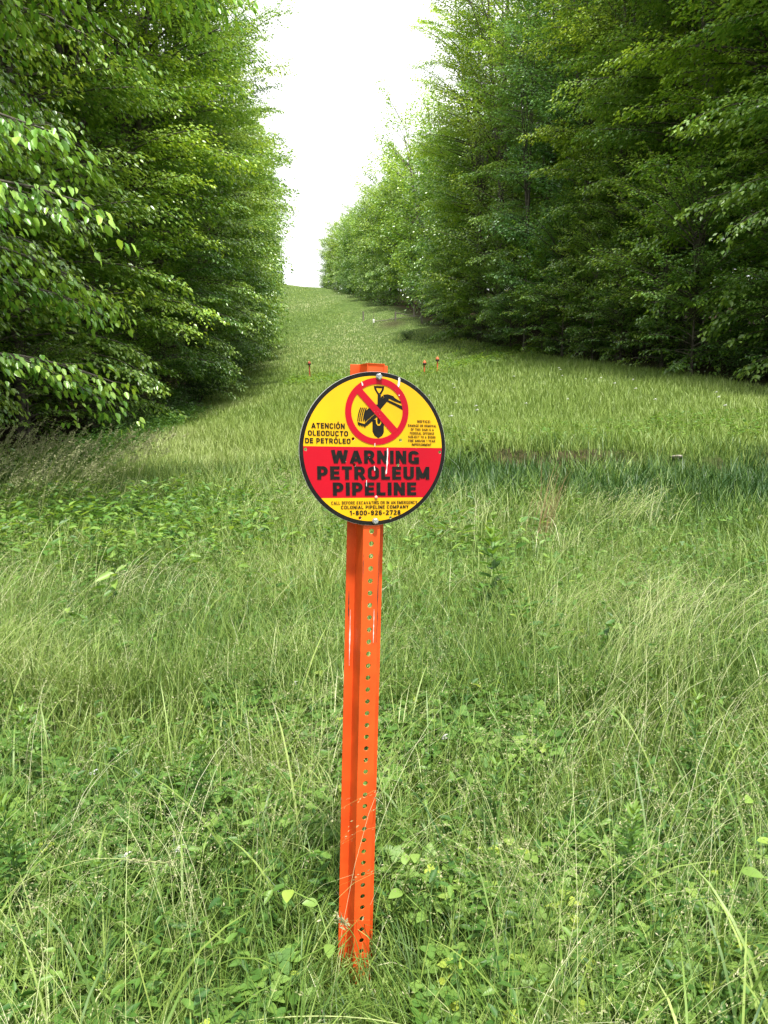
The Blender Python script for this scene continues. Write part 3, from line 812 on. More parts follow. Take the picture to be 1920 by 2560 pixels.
    G['9'] = (.60, [arc(.30, .68, .30 - h, .32 - h, 0, 360, 16), arc(.30, .30, .30 - h, .30 - h, -165, 0, 8) + [(.60 - h, .68)]])
    G['$'] = (.62, G['S'][1] + [[(.31, -.1), (.31, 1.1)]])
    G['-'] = (.42, [[(.04, .42), (.38, .42)]])
    G['/'] = (.40, [[(.04, -.02), (.36, 1.02)]])
    G[':'] = (st, [[(h, 0), (h, st)], [(h, .5), (h, .5 + st)]])
    G['Ó'] = (.68, [ring(.68), [(.30, 1.12), (.44, 1.30)]])
    G[' '] = (.26, [])
    return G
def text(txt, x0, x1, y0, y1, st=.2, mat=M_BLK, gap=.13):
    G = glyphs(st)
    Vs = []; Fs = []; xc = 0; k = 0
    for ch in txt:
        w, strokes = G[ch]
        for pl in strokes:
            L_ = []; R_ = []
            for i, (px, pz) in enumerate(pl):
                a = pl[max(i - 1, 0)]; b = pl[min(i + 1, len(pl) - 1)]
                d1 = Vector((px - a[0], pz - a[1])); d2 = Vector((b[0] - px, b[1] - pz))
                if d1.length > 1e-6: d1.normalize()
                if d2.length > 1e-6: d2.normalize()
                t_ = d1 + d2; t_ = t_.normalized() if t_.length > 1e-6 else Vector((1, 0))
                nrm = Vector((-t_.y, t_.x)); c = max(.55, nrm.dot(Vector((-d2.y, d2.x)))) if d2.length > .5 and d1.length > .5 else 1
                off = nrm * (st / 2 / c)
                L_.append((xc + px + off.x, pz + off.y, k)); R_.append((xc + px - off.x, pz - off.y, k))
            b0 = len(Vs); n = len(pl); Vs += L_ + R_
            Fs += [(b0 + i, b0 + i + 1, b0 + n + i + 1, b0 + n + i) for i in range(n - 1)]
            k += 1
        xc += w + gap
    xc -= gap
    out = []
    for (u, w, kk) in Vs:
        X, Z = sp(x0 + (x1 - x0) * u / xc, y1 + (y0 - y1) * w)
        out.append((X, Y3 - .0002 - (kk % 7) * .00002, Z))
    me = bpy.data.meshes.new('lettering'); me.from_pydata(out, [], Fs)
    o = link('lettering', me, mat, panel)
    o['label'] = 'black lettering reading ' + txt
    return o
text('WARNING', 390, 1302, 980, 1118, 0.235)
text('PETROLEUM', 246, 1415, 1148, 1285, 0.235)
text('PIPELINE', 400, 1272, 1315, 1452, 0.235)
text('ATENCIÓN', 197, 530, 708, 764, .2)
text('OLEODUCTO', 162, 563, 785, 838, .2)
text('DE PETRÓLEO', 133, 587, 862, 915, .2)
text('NOTICE:', 1286, 1432, 655, 683, .2)
text('DAMAGE OR REMOVAL', 1186, 1492, 700, 726, .2)
text('OF THIS SIGN IS A', 1215, 1463, 741, 767, .2)
text('FEDERAL OFFENSE', 1205, 1468, 781, 807, .2)
text('SUBJECT TO A $5000', 1187, 1482, 820, 846, .2)
text('FINE AND/OR 1 YEAR', 1187, 1480, 860, 886, .2)
text('IMPRISONMENT', 1225, 1437, 900, 926, .2)
text('CALL BEFORE EXCAVATING OR IN AN EMERGENCY', 382, 1283, 1512, 1546, .18)
text('COLONIAL PIPELINE COMPANY', 480, 1190, 1558, 1594, .2)
text('1-800-926-2728', 567, 1103, 1610, 1660, .2)

# scratches and chips (real marks in the paint)
def mark(pts, mat, y=Y4 - .0006): plate('scratch', [[sp(*p) for p in pts]], y, 0, mat, panel)
mark([(1084, 222), (1100, 218), (1106, 240), (1098, 300), (1086, 322), (1074, 300), (1082, 268)], M_CHIP)
mark([(962, 958), (972, 955), (974, 1010), (968, 1060), (971, 1110), (962, 1150), (958, 1215), (948, 1232), (944, 1206), (956, 1160), (953, 1100), (961, 1050)], M_CHIP)
mark([(823, 1145), (830, 1140), (838, 1188), (826, 1194)], M_CHIP, Y4 - .0007)
mark([(700, 275), (716, 290), (722, 316), (710, 320)], M_CHIP, Y4 - .0008)
mark([(1088, 395), (1098, 398), (1094, 410), (1086, 406)], M_CHIP, Y4 - .0008)
mark([(831, 905), (839, 905), (838, 935), (832, 940)], M_CHIP, Y4 - .0008)
mark([(742, 1290), (748, 1292), (746, 1360), (741, 1350)], M_CHIP, Y4 - .0008)
rg = random.Random(4)
for k in range(16):
    px, py = rg.uniform(500, 1330), rg.uniform(300, 1450)
    if rg.random() < .5: px, py = rg.gauss(860, 40), rg.gauss(560, 60)
    r_ = rg.uniform(1.2, 2.4)
    mark([(px + r_ * rg.uniform(.5, 1.2) * math.cos(a), py + r_ * rg.uniform(.5, 1.6) * math.sin(a)) for a in (0, 1.2, 2.4, 3.6, 4.9)], M_CHIP, Y4 - .0009 - k * 4e-6)

def bolt(px, py, name='bolt'):
    x, z = sp(px, py)
    bm = bmesh.new()
    def prism(n, r0, r1, y0, y1, rot=0):
        a = [bm.verts.new((x + r0 * math.cos(rot + k * 2 * PI / n), y0, z + r0 * math.sin(rot + k * 2 * PI / n))) for k in range(n)]
        b = [bm.verts.new((x + r1 * math.cos(rot + k * 2 * PI / n), y1, z + r1 * math.sin(rot + k * 2 * PI / n))) for k in range(n)]
        for k in range(n): bm.faces.new([a[k], a[(k + 1) % n], b[(k + 1) % n], b[k]])
        bm.faces.new(b[::-1])
    prism(24, .0062, .0062, -.0035, -.0066)
    prism(6, .0058, .0058, -.0066, -.0110, .3)
    prism(6, .0058, .0049, -.0110, -.0118, .3)
    bmesh.ops.recalc_face_normals(bm, faces=bm.faces)
    me = bpy.data.meshes.new(name); bm.to_mesh(me); bm.free()
    return link(name, me, M_BOLT, root)
bolt(883, 220); bolt(832, 1724)
bm = bmesh.new(); bmesh.ops.create_uvsphere(bm, u_segments=16, v_segments=8, radius=.0034)
me = bpy.data.meshes.new('rivet'); bm.to_mesh(me); bm.free()
x, z = sp(843, 1472); me.transform(Matrix.Translation((x, -.0058, z)) @ Matrix.Diagonal((1, .6, 1, 1)))
me.polygons.foreach_set('use_smooth', [True] * len(me.polygons))
tag(link('rivet', me, M_PINK, root), 'small faded pink rivet head under the word PIPELINE')

# scuffs on the post paint
def scuff(pts, y, mat, name='scuff'):
    plate(name, [pts], y, 0, mat, root)
def wob(x, z0, z1, w, seed):
    q = random.Random(seed); n = 14; L_ = []; R_ = []
    for k in range(n + 1):
        zz = z0 + (z1 - z0) * k / n; ww = w * q.uniform(.25, 1) * (.4 + math.sin(PI * min(max(k / n, .05), .95)))
        L_.append((x - ww / 2, zz)); R_.append((x + ww / 2, zz))
    return L_ + R_[::-1]
scuff(wob(.0162, .99, .80, .0018, 1), -.0006, M_RUST)
scuff(wob(-.0162, .985, .93, .0016, 2), -.0006, M_RUST)
scuff(wob(.009, .87, .80, .0016, 3), -.0007, M_CHIP)
scuff(wob(-.0285, .86, .74, .0022, 4), 1.75 * IN - .0006, M_CHIP)
scuff(wob(-.0325, .90, .83, .002, 5), 1.75 * IN - .0007, M_RUST)

# ------------------------------------------------------------------ marker posts on the far side of the meadow
M_OLD = flat_mat('weathered orange', (.42, .075, .025), .7, nscale=14, col2=(.25, .045, .02))
M_OR2 = flat_mat('faded orange', (.62, .15, .05), .6, nscale=14, noise=.25)
M_DK = flat_mat('dark band', (.03, .015, .012), .7, nscale=20, noise=.3)
def lathe(prof, n=14):
    V = []; F = []
    for r, z in prof:
        for k in range(n): V.append((r * math.cos(k * 2 * PI / n), r * math.sin(k * 2 * PI / n), z))
    for i in range(len(prof) - 1):
        for k in range(n): F.append((i * n + k, i * n + (k + 1) % n, (i + 1) * n + (k + 1) % n, (i + 1) * n + k))
    F.append(tuple(range(n))[::-1]); F.append(tuple((len(prof) - 1) * n + k for k in range(n)))
    me = bpy.data.meshes.new('lathe'); me.from_pydata(V, [], F)
    return me
def marker(s, t, h, m_pole, m_cap, label):
    x, y = st2xy(s, t)
    o = empty('marker_post', (float(x), float(y), float(ground_z(x, y)) - .1), (R(rr.uniform(-1, 1)), R(rr.uniform(-1.5, 1.5)), 0))
    link('pole', lathe([(.045, 0), (.045, .03), (.042, h - .02), (.042, h)]), m_pole, o)
    link('base_collar', lathe([(.07, .0), (.07, .22), (.055, .26), (.046, .26)]), m_pole, o)
    link('band', lathe([(.047, h - .02), (.10, h), (.11, h + .05), (.10, h + .10), (.05, h + .12)]), M_DK, o)
    link('cap', lathe([(.104, h + .104), (.095, h + .15), (.07, h + .20), (.05, h + .235), (.012, h + .25), (.01, h + .30)]), m_cap, o)
    tag(o, label, 'marker post', 'marker posts across the meadow')
marker(52, 1.05, .92, M_OLD, M_OLD, 'lone dark rusty-red marker post with dark cap left of the sign')
marker(44, 7.4, .72, M_OR2, M_OR2, 'orange marker post with dark band, nearer the sign of the two on its right')
marker(44.7, 8.3, .70, M_OR2, M_OR2, 'orange marker post with dark band, rightmost of the three in the meadow')
# white stake on the hill
x, y = st2xy(84, 8.6)
o = empty('white_stake', (float(x), float(y), float(ground_z(x, y)) - .1))
M_WHT = flat_mat('white plastic', (.78, .78, .76), .5, nscale=20, noise=.15)
link('stake', lathe([(.02, 0), (.02, .9), (.015, 1.75), (.012, 1.75)], 8), M_DK, o)
link('marker_cap', lathe([(.04, .55), (.10, .60), (.11, .88), (.08, .98), (.022, 1.0)], 10), M_WHT, o)
tag(o, 'small white marker on a thin dark stake halfway up the grassy hill', 'marker')

# old fence posts and fallen rails in the shaded corner
M_OLDW = flat_mat('weathered wood', (.20, .18, .15), .9, nscale=12, noise=.5, bump=.4)
def old_post(s, t, h, label):
    x, y = st2xy(s, t); z = float(ground_z(x, y))
    bm = bmesh.new(); bmesh.ops.create_cube(bm, size=1)
    for v in bm.verts: v.co = (v.co.x * .13, v.co.y * .13, (v.co.z + .5) * h)
    bmesh.ops.bevel(bm, geom=bm.edges[:], offset=.015, segments=1)
    for v in bm.verts:
        v.co.x += .03 * math.sin(v.co.z * 4); v.co.z += .02 * math.sin(v.co.x * 40)
    me = bpy.data.meshes.new('fence_post'); bm.to_mesh(me); bm.free()
    o = link('fence_post', me, M_OLDW); o.location = (float(x), float(y), z - .15); o.rotation_euler = (R(rr.uniform(-4, 4)), R(rr.uniform(-5, 5)), rr.random())
    tag(o, label, 'fence post', 'old wooden posts in the shaded corner')
old_post(92, 8.2, 1.25, 'short grey wooden post at the hill edge, leftmost of the old fence posts')
old_post(86, 11.2, 1.15, 'grey wooden post at the bare brown patch, joined to the fallen rails')
old_post(88, 13.6, 1.3, 'thin wooden post behind the fallen rails in the dark corner')
old_post(80, 13.2, 1.4, 'pale wooden post right of the big trunk in the shaded corner')
def rail(s0, t0, s1, t1, h0, h1, sag, label):
    n = 10; u = np.linspace(0, 1, n)
    x, y = st2xy(s0 + (s1 - s0) * u, t0 + (t1 - t0) * u)
    z = ground_z(x, y) + h0 + (h1 - h0) * u - sag * np.sin(PI * u) + .03 * np.sin(u * 17)
    V, F = tubes(np.stack([x, y, z], -1)[None], (.05 * (1 - .4 * u))[None], 7)
    o = link('fallen_rail', np_mesh('fallen_rail', V, F, smooth=True), M_OLDW)
    tag(o, label, 'rail', 'fallen rails in the shaded corner')
rail(86.2, 11.2, 84, 15.6, .85, .3, .28, 'crooked grey rail sagging from the post into the dark corner')
rail(87.5, 8.9, 86.5, 13.5, .25, .12, .05, 'long fallen pole lying low across the bare patch')

# ------------------------------------------------------------------ bank: stones and roots along the washed edge
def rock(s, t, r, label):
    bm = bmesh.new(); bmesh.ops.create_icosphere(bm, subdivisions=3, radius=1)
    q = random.Random(int(s * 100 + t * 10)); ph = [q.uniform(0, 6) for _ in range(6)]
    for v in bm.verts:
        c = v.co.copy()
        k = 1 + .16 * math.sin(c.x * 3 + ph[0]) + .13 * math.sin(c.y * 4 + ph[1]) + .1 * math.sin(c.z * 5 + ph[2]) + .05 * math.sin(c.x * 11 + ph[3])
        v.co = Vector((c.x * r * 1.5, c.y * r, c.z * r * .6)) * k
    me = bpy.data.meshes.new('stone'); bm.to_mesh(me); bm.free()
    x, y = st2xy(s, t)
    o = link('stone', me, M_STONE); o.location = (float(x), float(y), float(ground_z(x, y)) - r * .1); o.rotation_euler = (.1, .1, q.uniform(0, 6))
    tag(o, label, 'stone', 'stones along the washed bank')
M_STONE = flat_mat('stone', (.36, .32, .27), .9, nscale=8, noise=.4, bump=.5)
rock(float(bank_line(6.6)) - .05, 6.6, .065, 'pale flat stone poking from the top of the washed bank')

# ------------------------------------------------------------------ grass and ground plants
def ribbons(P, az, L, W, th0, th1, nseg, pw=1.0, twist=None):
    n = len(P)
    u = np.linspace(0, 1, nseg + 1)
    th = th0[:, None] + (th1 - th0)[:, None] * u ** pw
    c = np.stack([np.sin(th) * np.cos(az)[:, None], np.sin(th) * np.sin(az)[:, None], np.cos(th)], -1)
    C = np.concatenate([np.zeros((n, 1, 3)), np.cumsum((c[:, 1:] + c[:, :-1]) * .5 * (L / nseg)[:, None, None], 1)], 1) + P[:, None]
    tw = (az + PI / 2 if twist is None else az + PI / 2 + twist)
    S = np.stack([np.cos(tw), np.sin(tw), np.zeros(n)], -1)
    w = W[:, None] * np.where(u < .85, 1 - .5 * u, (1 - u) * 3.2 + .08)
    V = np.stack([C - S[:, None] * w[..., None] * .5, C + S[:, None] * w[..., None] * .5], 2)
    idx = np.arange(n * (nseg + 1) * 2).reshape(n, nseg + 1, 2)
    F = np.stack([idx[:, :-1, 0], idx[:, :-1, 1], idx[:, 1:, 1], idx[:, 1:, 0]], -1).reshape(-1, 4)
    return V.reshape(-1, 3), F, (nseg + 1) * 2, C, c

def wedge(n, d0, d1, half=.62, rg=rng, margin=(-1.0, 1.0)):
    d = np.exp(rg.uniform(math.log(d0), math.log(d1), n))
    x = d * rg.uniform(-half, half, n); y = d
    s, t = xy2st(x, y)
    ok = (t > left_edge(s) + margin[0]) & (t < right_edge(s) + margin[1])
    return x[ok], y[ok]

def near_post(x, y, r=.09):
    # trodden, thin patch of low growth in front of and around the foot of the sign post
    return (np.abs(x + .06 - .0) < r) & (y < 1.60) & (y > .2)

def place(x, y): return np.stack([x, y, ground_z(x, y)], -1)

g = Acc()
# -- near basal blades
x, y = wedge(60000, .75, 4.6)
n = len(x)
h = rng.uniform(.09, .30, n) * (.7 + .6 * fbm(x, y, .6)); h = np.where(near_post(x, y), np.minimum(h, .17), h)
h = h * (.85 + .18 * np.clip(y - 1.2, 0, 3))
az = rng.random(n) * 6.28
tn = np.clip(.04 + .72 * fbm(x, y, .5) + rng.normal(0, .16, n) + .35 * (rng.random(n) < .06), 0, 1)
V, F, kv, _, _ = ribbons(place(x, y), az, h * 1.15, rng.uniform(.002, .0048, n), rng.uniform(0, .35, n), rng.uniform(.4, 1.9, n), 4, 1.4, rng.normal(0, .6, n))
g.add(V, F, np.repeat(tn, kv))
# -- a scatter of broader, longer blades
x, y = wedge(1000, .95, 6.5)
k = ~near_post(x, y, .3); x, y = x[k], y[k]; n = len(x)
V, F, kv, _, _ = ribbons(place(x, y), rng.random(n) * 6.28, rng.uniform(.25, .5, n), rng.uniform(.005, .009, n), rng.uniform(.05, .4, n), rng.uniform(.7, 2.2, n), 7, 1.6, rng.normal(0, .5, n))
g.add(V, F, np.repeat(np.clip(rng.normal(.34, .16, n), 0, 1), kv))
# -- middle distance blades
x, y = wedge(165000, 2.8, 14.5)
n = len(x); d = y
s_, t_ = xy2st(x, y)
ditch = (.35 * sstep(-4, -2, t_) + .65 * sstep(1.0, 3.0, t_)) * sstep(5.6, 8.8, s_ + 5 * (fbm(x, y, 1.3) - .5)) * (1 - sstep(-.45, -.15, s_ - bank_line(t_)))
bare = sstep(2, 3.5, t_) * np.exp(-((s_ - bank_line(t_) + .25) / .25) ** 2) * sstep(.40, .6, fbm(x, y, .9))
keep = rng.random(n) > bare * .8
x, y, d, s_, t_, ditch = [a[keep] for a in (x, y, d, s_, t_, ditch)]; n = len(x)
h = rng.uniform(.14, .42, n) * (.65 + .7 * fbm(x, y, 1.1)) * (1 + .5 * ditch)
tn = np.clip(.06 + .72 * fbm(x, y, 1.1) + rng.normal(0, .16, n) - .36 * ditch * (.5 + fbm(x + 7, y, .8)), 0, 1)
V, F, kv, _, _ = ribbons(place(x, y), rng.random(n) * 6.28, h * 1.1, (.0016 + .00065 * d) * rng.uniform(.6, 1.4, n) * (1 + .9 * ditch), rng.uniform(0, .35, n), rng.uniform(.3, 1.6, n), 3, 1.4, rng.normal(0, .6, n))
g.add(V, F, np.repeat(tn, kv))
tag(link('meadow_grass', g.mesh('meadow_grass'), M_GRASS), 'green grass blades of the meadow around the sign post', 'grass', kind='stuff')

# -- far grass: field and hill
g = Acc()
x, y = wedge(400000, 13.5, 222, half=.60, margin=(-.3, 1.5))
s_, t_ = xy2st(x, y); bare = np.maximum(sstep(2, 3.5, t_) * np.exp(-((s_ - bank_line(t_) + .15) / .22) ** 2) * .7 * sstep(.40, .6, fbm(x, y, .9)), .8 * np.exp(-((s_ - 84) / 3.5) ** 2 - ((t_ - 10.8) / 1.4) ** 2))
keep = rng.random(len(x)) > bare
x, y, s_, t_ = [a[keep] for a in (x, y, s_, t_)]; n = len(x); d = y
# mown lighter strip beside the right trees, patchy elsewhere
strip = sstep(0, 2.2, t_ - (right_edge(s_) - 5.2)) * sstep(66, 76, s_)
clov = np.clip(np.exp(-((s_ - 47) / 5) ** 2) * sstep(.5, .7, fbm(x + 9, y, 5.0) + .12), 0, 1)
pn = fbm(x, y * .45, 6.0)
h = (.15 + .20 * vnoise(x, y, 2.2)) * rng.uniform(.6, 1.3, n) * (1 - .25 * sstep(52, 66, s_)) * (1 - .7 * strip) * (1 - .5 * clov)
tn = np.clip(.36 + .50 * pn + rng.normal(0, .07, n) + .10 * strip + .1 * clov + .10 * sstep(52, 66, s_) - .25 * np.exp(-((s_ - 100 - 2.5 * t_) / 10) ** 2) * sstep(60, 80, s_), 0, .95)
V, F, kv, _, _ = ribbons(place(x, y), rng.random(n) * 6.28, h, (.003 + .00055 * d) * rng.uniform(.6, 1.4, n), rng.uniform(0, .3, n), rng.uniform(.2, 1.3, n), 2, 1.2, rng.normal(0, .8, n))
g.add(V, F, np.repeat(tn, kv))
tag(link('hill_grass', g.mesh('hill_grass'), M_GRASS), 'grass covering the far meadow and the hill between the woods', 'grass', kind='stuff')

# -- arching fine stems with seed heads
def stems(nclump, per, d0, d1, Lr, wr, seeds, rg, arch=(1.1, 2.3), spread=.25, half=.6, filt=None, bias=None, tone=(.55, 1.0), seedsize=.006):
    cx_, cy_ = wedge(nclump, d0, d1, half, rg)
    if filt is not None:
        k = filt(cx_, cy_); cx_, cy_ = cx_[k], cy_[k]
    nc = len(cx_)
    x = (cx_[:, None] + rg.normal(0, spread * .5, (nc, per)) * (.5 + cy_[:, None] * .08)).ravel()
    y = (cy_[:, None] + rg.normal(0, spread * .5, (nc, per)) * (.5 + cy_[:, None] * .08)).ravel()
    caz = (rg.normal(*(bias or (.2, 1.1)), nc))
    az = (caz[:, None] + rg.normal(0, .30, (nc, per))).ravel()
    ct = np.repeat(rg.uniform(*tone, nc), per)
    L = rg.uniform(*Lr, len(x)) * np.repeat(rg.uniform(.8, 1.15, nc), per)
    # nothing tall crosses the foot of the post from the front
    tipx = x + np.cos(az) * L * .8; 
    bad = (y < 1.62) & (((x < .12) & (tipx > -.26)) & ((x > -.26) | (tipx < .12)) | (np.abs(x + .06) < .22))
    bad &= rg.random(len(x)) < .96
    bad |= (y < .95)
    x, y, az, L, ct = [a[~bad] for a in (x, y, az, L, ct)]
    n = len(x); d = np.hypot(x, y)
    P = place(x, y)
    W = wr * rg.uniform(.7, 1.25, n) * np.maximum(1, d / 2.2)
    th1 = rg.uniform(*arch, n)
    V, F, kv, C, c = ribbons(P, az, L, W, rg.uniform(.02, .35, n), th1, 7, 1.9, rg.normal(0, 1.0, n))
    tn = np.clip(ct + rg.normal(0, .08, n), 0, 1)
    out = Acc(); out.add(V, F, np.repeat(tn, kv))
    sd = Acc()
    if seeds:
        hs_ = rg.random(n) < .75
        Cc = C[hs_]; m = len(Cc)
        f = rg.uniform(.76, 1.0, (m, seeds)) * 7; i = np.minimum(f.astype(int), 6); a = (f - i)[..., None]
        bi = np.arange(m)[:, None]
        SPt = Cc[bi, i] * (1 - a) + Cc[bi, i + 1] * a
        tdir = norm(Cc[bi, i + 1] - Cc[bi, i])
        dd = np.repeat(d[hs_], seeds)
        sdir_ = norm(tdir + rg.normal(0, .5, tdir.shape))
        SPt = SPt.reshape(-1, 3) + rg.normal(0, .0035, (m * seeds, 3)) * np.repeat(np.minimum(1 + d[hs_] * .2, 3), seeds)[:, None]
        sz = seedsize * rg.uniform(.7, 1.5, m * seeds) * np.maximum(1, dd / 3.2)
        V, F, kv = leaves(SPt, sdir_.reshape(-1, 3), rg.normal(0, 1, (m * seeds, 3)), sz, sz * .33)
        sd.add(V, F, np.repeat(np.clip(rg.normal(.6, .2, m * seeds), 0, 1), kv))
    return out, sd
r2 = np.random.default_rng(99)
o1, s1 = stems(270, 13, .95, 5.0, (.34, .70), .0010, 16, r2, spread=.16, arch=(1.2, 2.4), tone=(.3, 1.0))
o2, s2 = stems(1500, 14, 2.6, 13, (.42, .80), .0013, 8, r2, bias=(.1, .9), spread=.2, arch=(1.2, 2.3), tone=(.35, .9), filt=lambda a, b: (fbm(a, b, 1.6) + .10 * np.tanh(a - .3) - .05 > .42) & ~((xy2st(a, b)[1] > 1.5) & (xy2st(a, b)[0] + 3 * (fbm(a, b, 1.3) - .5) > 7.0)))
tall = lambda a, b: (xy2st(a, b)[1] < -2.2)
o3, s3 = stems(300, 7, 6.0, 15, (.7, 1.15), .0014, 34, r2, arch=(.5, 1.5), filt=tall, bias=(.3, .8), tone=(.35, .78), seedsize=.0075)
acc = Acc(); accs = Acc()
for o_ in (o1, o2, o3):
    for V, T in zip(o_.V, o_.T): pass
def merge(lst):
    A = Acc()
    for a in lst:
        if not a.V: continue
        off = 0
        V = np.concatenate(a.V); T = np.concatenate(a.T)
        A.add(V, [np.concatenate(f) for f in a.F.values()], T)
    return A
tag(link('arching_grass_stems', merge([o1, o2, o3]).mesh('stems'), M_GRASS), 'fine pale arching grass stems above the meadow', 'grass', kind='stuff')
tag(link('grass_seed_heads', merge([s1, s2, s3]).mesh('seeds'), M_SEED), 'pale seed heads on the tall grass stems', 'grass', kind='stuff')

# -- clover and small round leaves between the blades
def clover(n0, d0, d1, size, rg, hmax=.16):
    x, y = wedge(n0, d0, d1, rg=rg)
    k = fbm(x, y, .7) > .36; x, y = x[k], y[k]; n = len(x)
    P = place(x, y)
    h = rg.uniform(.03, hmax, n) * (1 + .25 * np.clip(y - 1.5, 0, 4)); h = np.where(near_post(x, y, .12), np.minimum(h, .05), h)
    P[:, 2] += h
    a0 = rg.random(n) * 6.28; sz = size * rg.uniform(.6, 1.25, n)
    PP = np.repeat(P, 3, 0); aa = np.repeat(a0, 3) + np.tile([0, 2.094, 4.189], n)
    tilt = np.repeat(rg.normal(0, .3, (n, 2)), 3, 0)
    D = np.stack([np.cos(aa), np.sin(aa), tilt[:, 0] * np.cos(aa) + tilt[:, 1] * np.sin(aa) + .05], -1)
    N = np.stack([-tilt[:, 0], -tilt[:, 1], np.ones(3 * n)], -1)
    s3_ = np.repeat(sz, 3)
    V, F, kv = leaves(PP, D, N, s3_, s3_ * .85, hi=True, fold=.1, curl=.05)
    tn = np.clip(.25 + .5 * np.repeat(fbm(x + 3, y, 1.2), 3) + np.repeat(rg.normal(0, .14, n), 3) + np.repeat((rg.random(n) < .012) * .4, 3), 0, 1)
    return V, F, np.repeat(tn, kv)
g = Acc()
for args in ((38000, .75, 5.5, .020), (7500, .8, 4.5, .029), (20000, 2.4, 9, .026)):
    g.add(*clover(*args, r2))
tag(link('clover', g.mesh('clover'), M_CLOVER), 'clover and small round leaves between the grass blades', 'ground cover', kind='stuff')

# -- broad-leaved weed patch left of the sign, and leafy patches on the far meadow
def weeds(x, y, size, hmax, per, rg, tone=(.3, .8)):
    n = len(x); P = place(x, y)
    h = rg.uniform(.4, 1, n) * hmax
    u = rg.random((n, per)); az = rg.random((n, per)) * 6.28
    Q = np.repeat(P[:, None], per, 1); Q[..., 2] += u * h[:, None]
    D = np.stack([np.cos(az), np.sin(az), rg.uniform(-.3, .7, (n, per)) * (.3 + u)], -1).reshape(-1, 3)
    N = np.array([0, 0, 1.]) + rg.normal(0, .3, (n * per, 3))
    sz = (size * (.6 + .6 * rg.random((n, per)))).ravel()
    V, F, kv = leaves(Q.reshape(-1, 3), D, N, sz, sz * .45, hi=True, fold=.3, curl=.2)
    return V, F, np.repeat(np.clip(rg.uniform(*tone, n * per), 0, 1), kv)
g = Acc()
x = r2.normal(-2.6, 1.5, 1300); y = r2.normal(7.2, 1.3, 1300)
g.add(*weeds(x, y, .085, .55, 14, r2, (.2, .85)))
x, y = st2xy(r2.uniform(11, 34, 2200), r2.normal(-4.6, .5, 2200))
g.add(*weeds(x, y, .09, .6, 12, r2, (.05, .6)))
x = r2.normal(.75, .35, 60); y = r2.normal(4.0, .5, 60)
g.add(*weeds(x, y, .06, .42, 14, r2, (.1, .6)))
x, y = wedge(1500, 3.2, 7.5, rg=r2); k = fbm(x + 2, y, 1.3) - .06 * np.tanh(x) > .50; x, y = x[k], y[k]
g.add(*weeds(x, y, .05, .46, 16, r2, (.1, .75)))
x = r2.normal(-4.2, .8, 350); y = r2.normal(6.6, .8, 350)
g.add(*weeds(x, y, .09, .5, 12, r2, (.4, .85)))
x = r2.uniform(-6, 14, 5000); y = r2.normal(49.5, 3.2, 5000); k = fbm(x + 9, y, 4.0) + r2.normal(0, .08, 5000) > .50
g.add(*weeds(x[k], y[k], .16, .35, 5, r2, (.4, .9)))
x, y = st2xy(r2.uniform(14, 16.5, 900), r2.uniform(2, 12, 900))
g.add(*weeds(x, y, .09, .28, 6, r2, (.3, .8)))
x, y = wedge(2600, .9, 7.0, rg=r2); k = (fbm(x + 5, y, .8) > .44) & ~near_post(x, y, .2); x, y = x[k], y[k]
g.add(*weeds(x, y, .034, .24, 16, r2, (.1, .72)))
tag(link('broad_leaved_weeds', g.mesh('weeds'), M_CLOVER), 'patches of broad-leaved weeds among the grass', 'weeds', kind='stuff')

# -- upright leafy plants one can tell apart
def leafy_plant(seed, h, n, leaf, asp=.28):
    rg = np.random.default_rng(seed)
    u = np.linspace(0, 1, 6)
    C = np.stack([.04 * h * np.sin(u * 2), .05 * h * u ** 2, h * u], -1)[None]
    V, F = tubes(C, (.0025 * (1.2 - u))[None], 5)
    w = np_mesh('stem', V, F, tone=np.full(len(V), .45)); w.materials.append(M_CLOVER)
    v = np.linspace(.12, 1, n) ; az = np.arange(n) * 2.4
    base = np.stack([np.interp(v, u, C[0, :, 0]), np.interp(v, u, C[0, :, 1]), v * h], -1)
    P = np.repeat(base, 3, 0); aa = np.repeat(az, 3) + np.tile([-.5, 0, .5], n)
    el = np.repeat(.15 + .9 * v ** 3, 3) + rg.normal(0, .12, 3 * n)
    D = np.stack([np.cos(aa) * np.cos(el), np.sin(aa) * np.cos(el), np.sin(el)], -1)
    sz = leaf * np.repeat(1.1 - .35 * v, 3) * rg.uniform(.85, 1.15, 3 * n)
    P = P + D * .006
    V, F, kv = leaves(P, D, np.array([0, 0, 1.]) + rg.normal(0, .15, (3 * n, 3)), sz, sz * asp, hi=True, fold=.25, curl=.12)
    tn = np.clip(np.repeat(.22 + .5 * v ** 2.5, 3) + rg.normal(0, .06, 3 * n), 0, 1)
    c = np_mesh('leaves', V, F, tone=np.repeat(tn, kv)); c.materials.append(M_CLOVER)
    return w, c
lp = [leafy_plant(81, .42, 44, .042), leafy_plant(82, .34, 36, .036), leafy_plant(83, .30, 26, .05, .36)]
def put_plant(x, y, k, sc, label, group='upright leafy plants in the near grass'):
    o = empty('leafy_plant', (x, y, float(ground_z(x, y))), (rr.uniform(-.08, .08), rr.uniform(-.08, .08), rr.uniform(0, 6)))
    o.scale = (sc, sc, sc)
    for nm, mh in (('stem', lp[k][0]), ('leaves', lp[k][1])):
        c = bpy.data.objects.new(nm, mh); COL.objects.link(c); c.parent = o
    tag(o, label, 'plant', group)
put_plant(-.80, 1.62, 0, 1.0, 'tall narrow-leaved plant with whorled leaves at the lower left')
put_plant(-.66, 1.60, 1, .8, 'shorter narrow-leaved plant just right of the tall one at the lower left')
put_plant(.55, 1.62, 0, .92, 'bushy narrow-leaved plant at the lower right, its tip bright green')
put_plant(.60, 1.70, 1, 1.0, 'second stem close behind the bushy plant at the lower right')
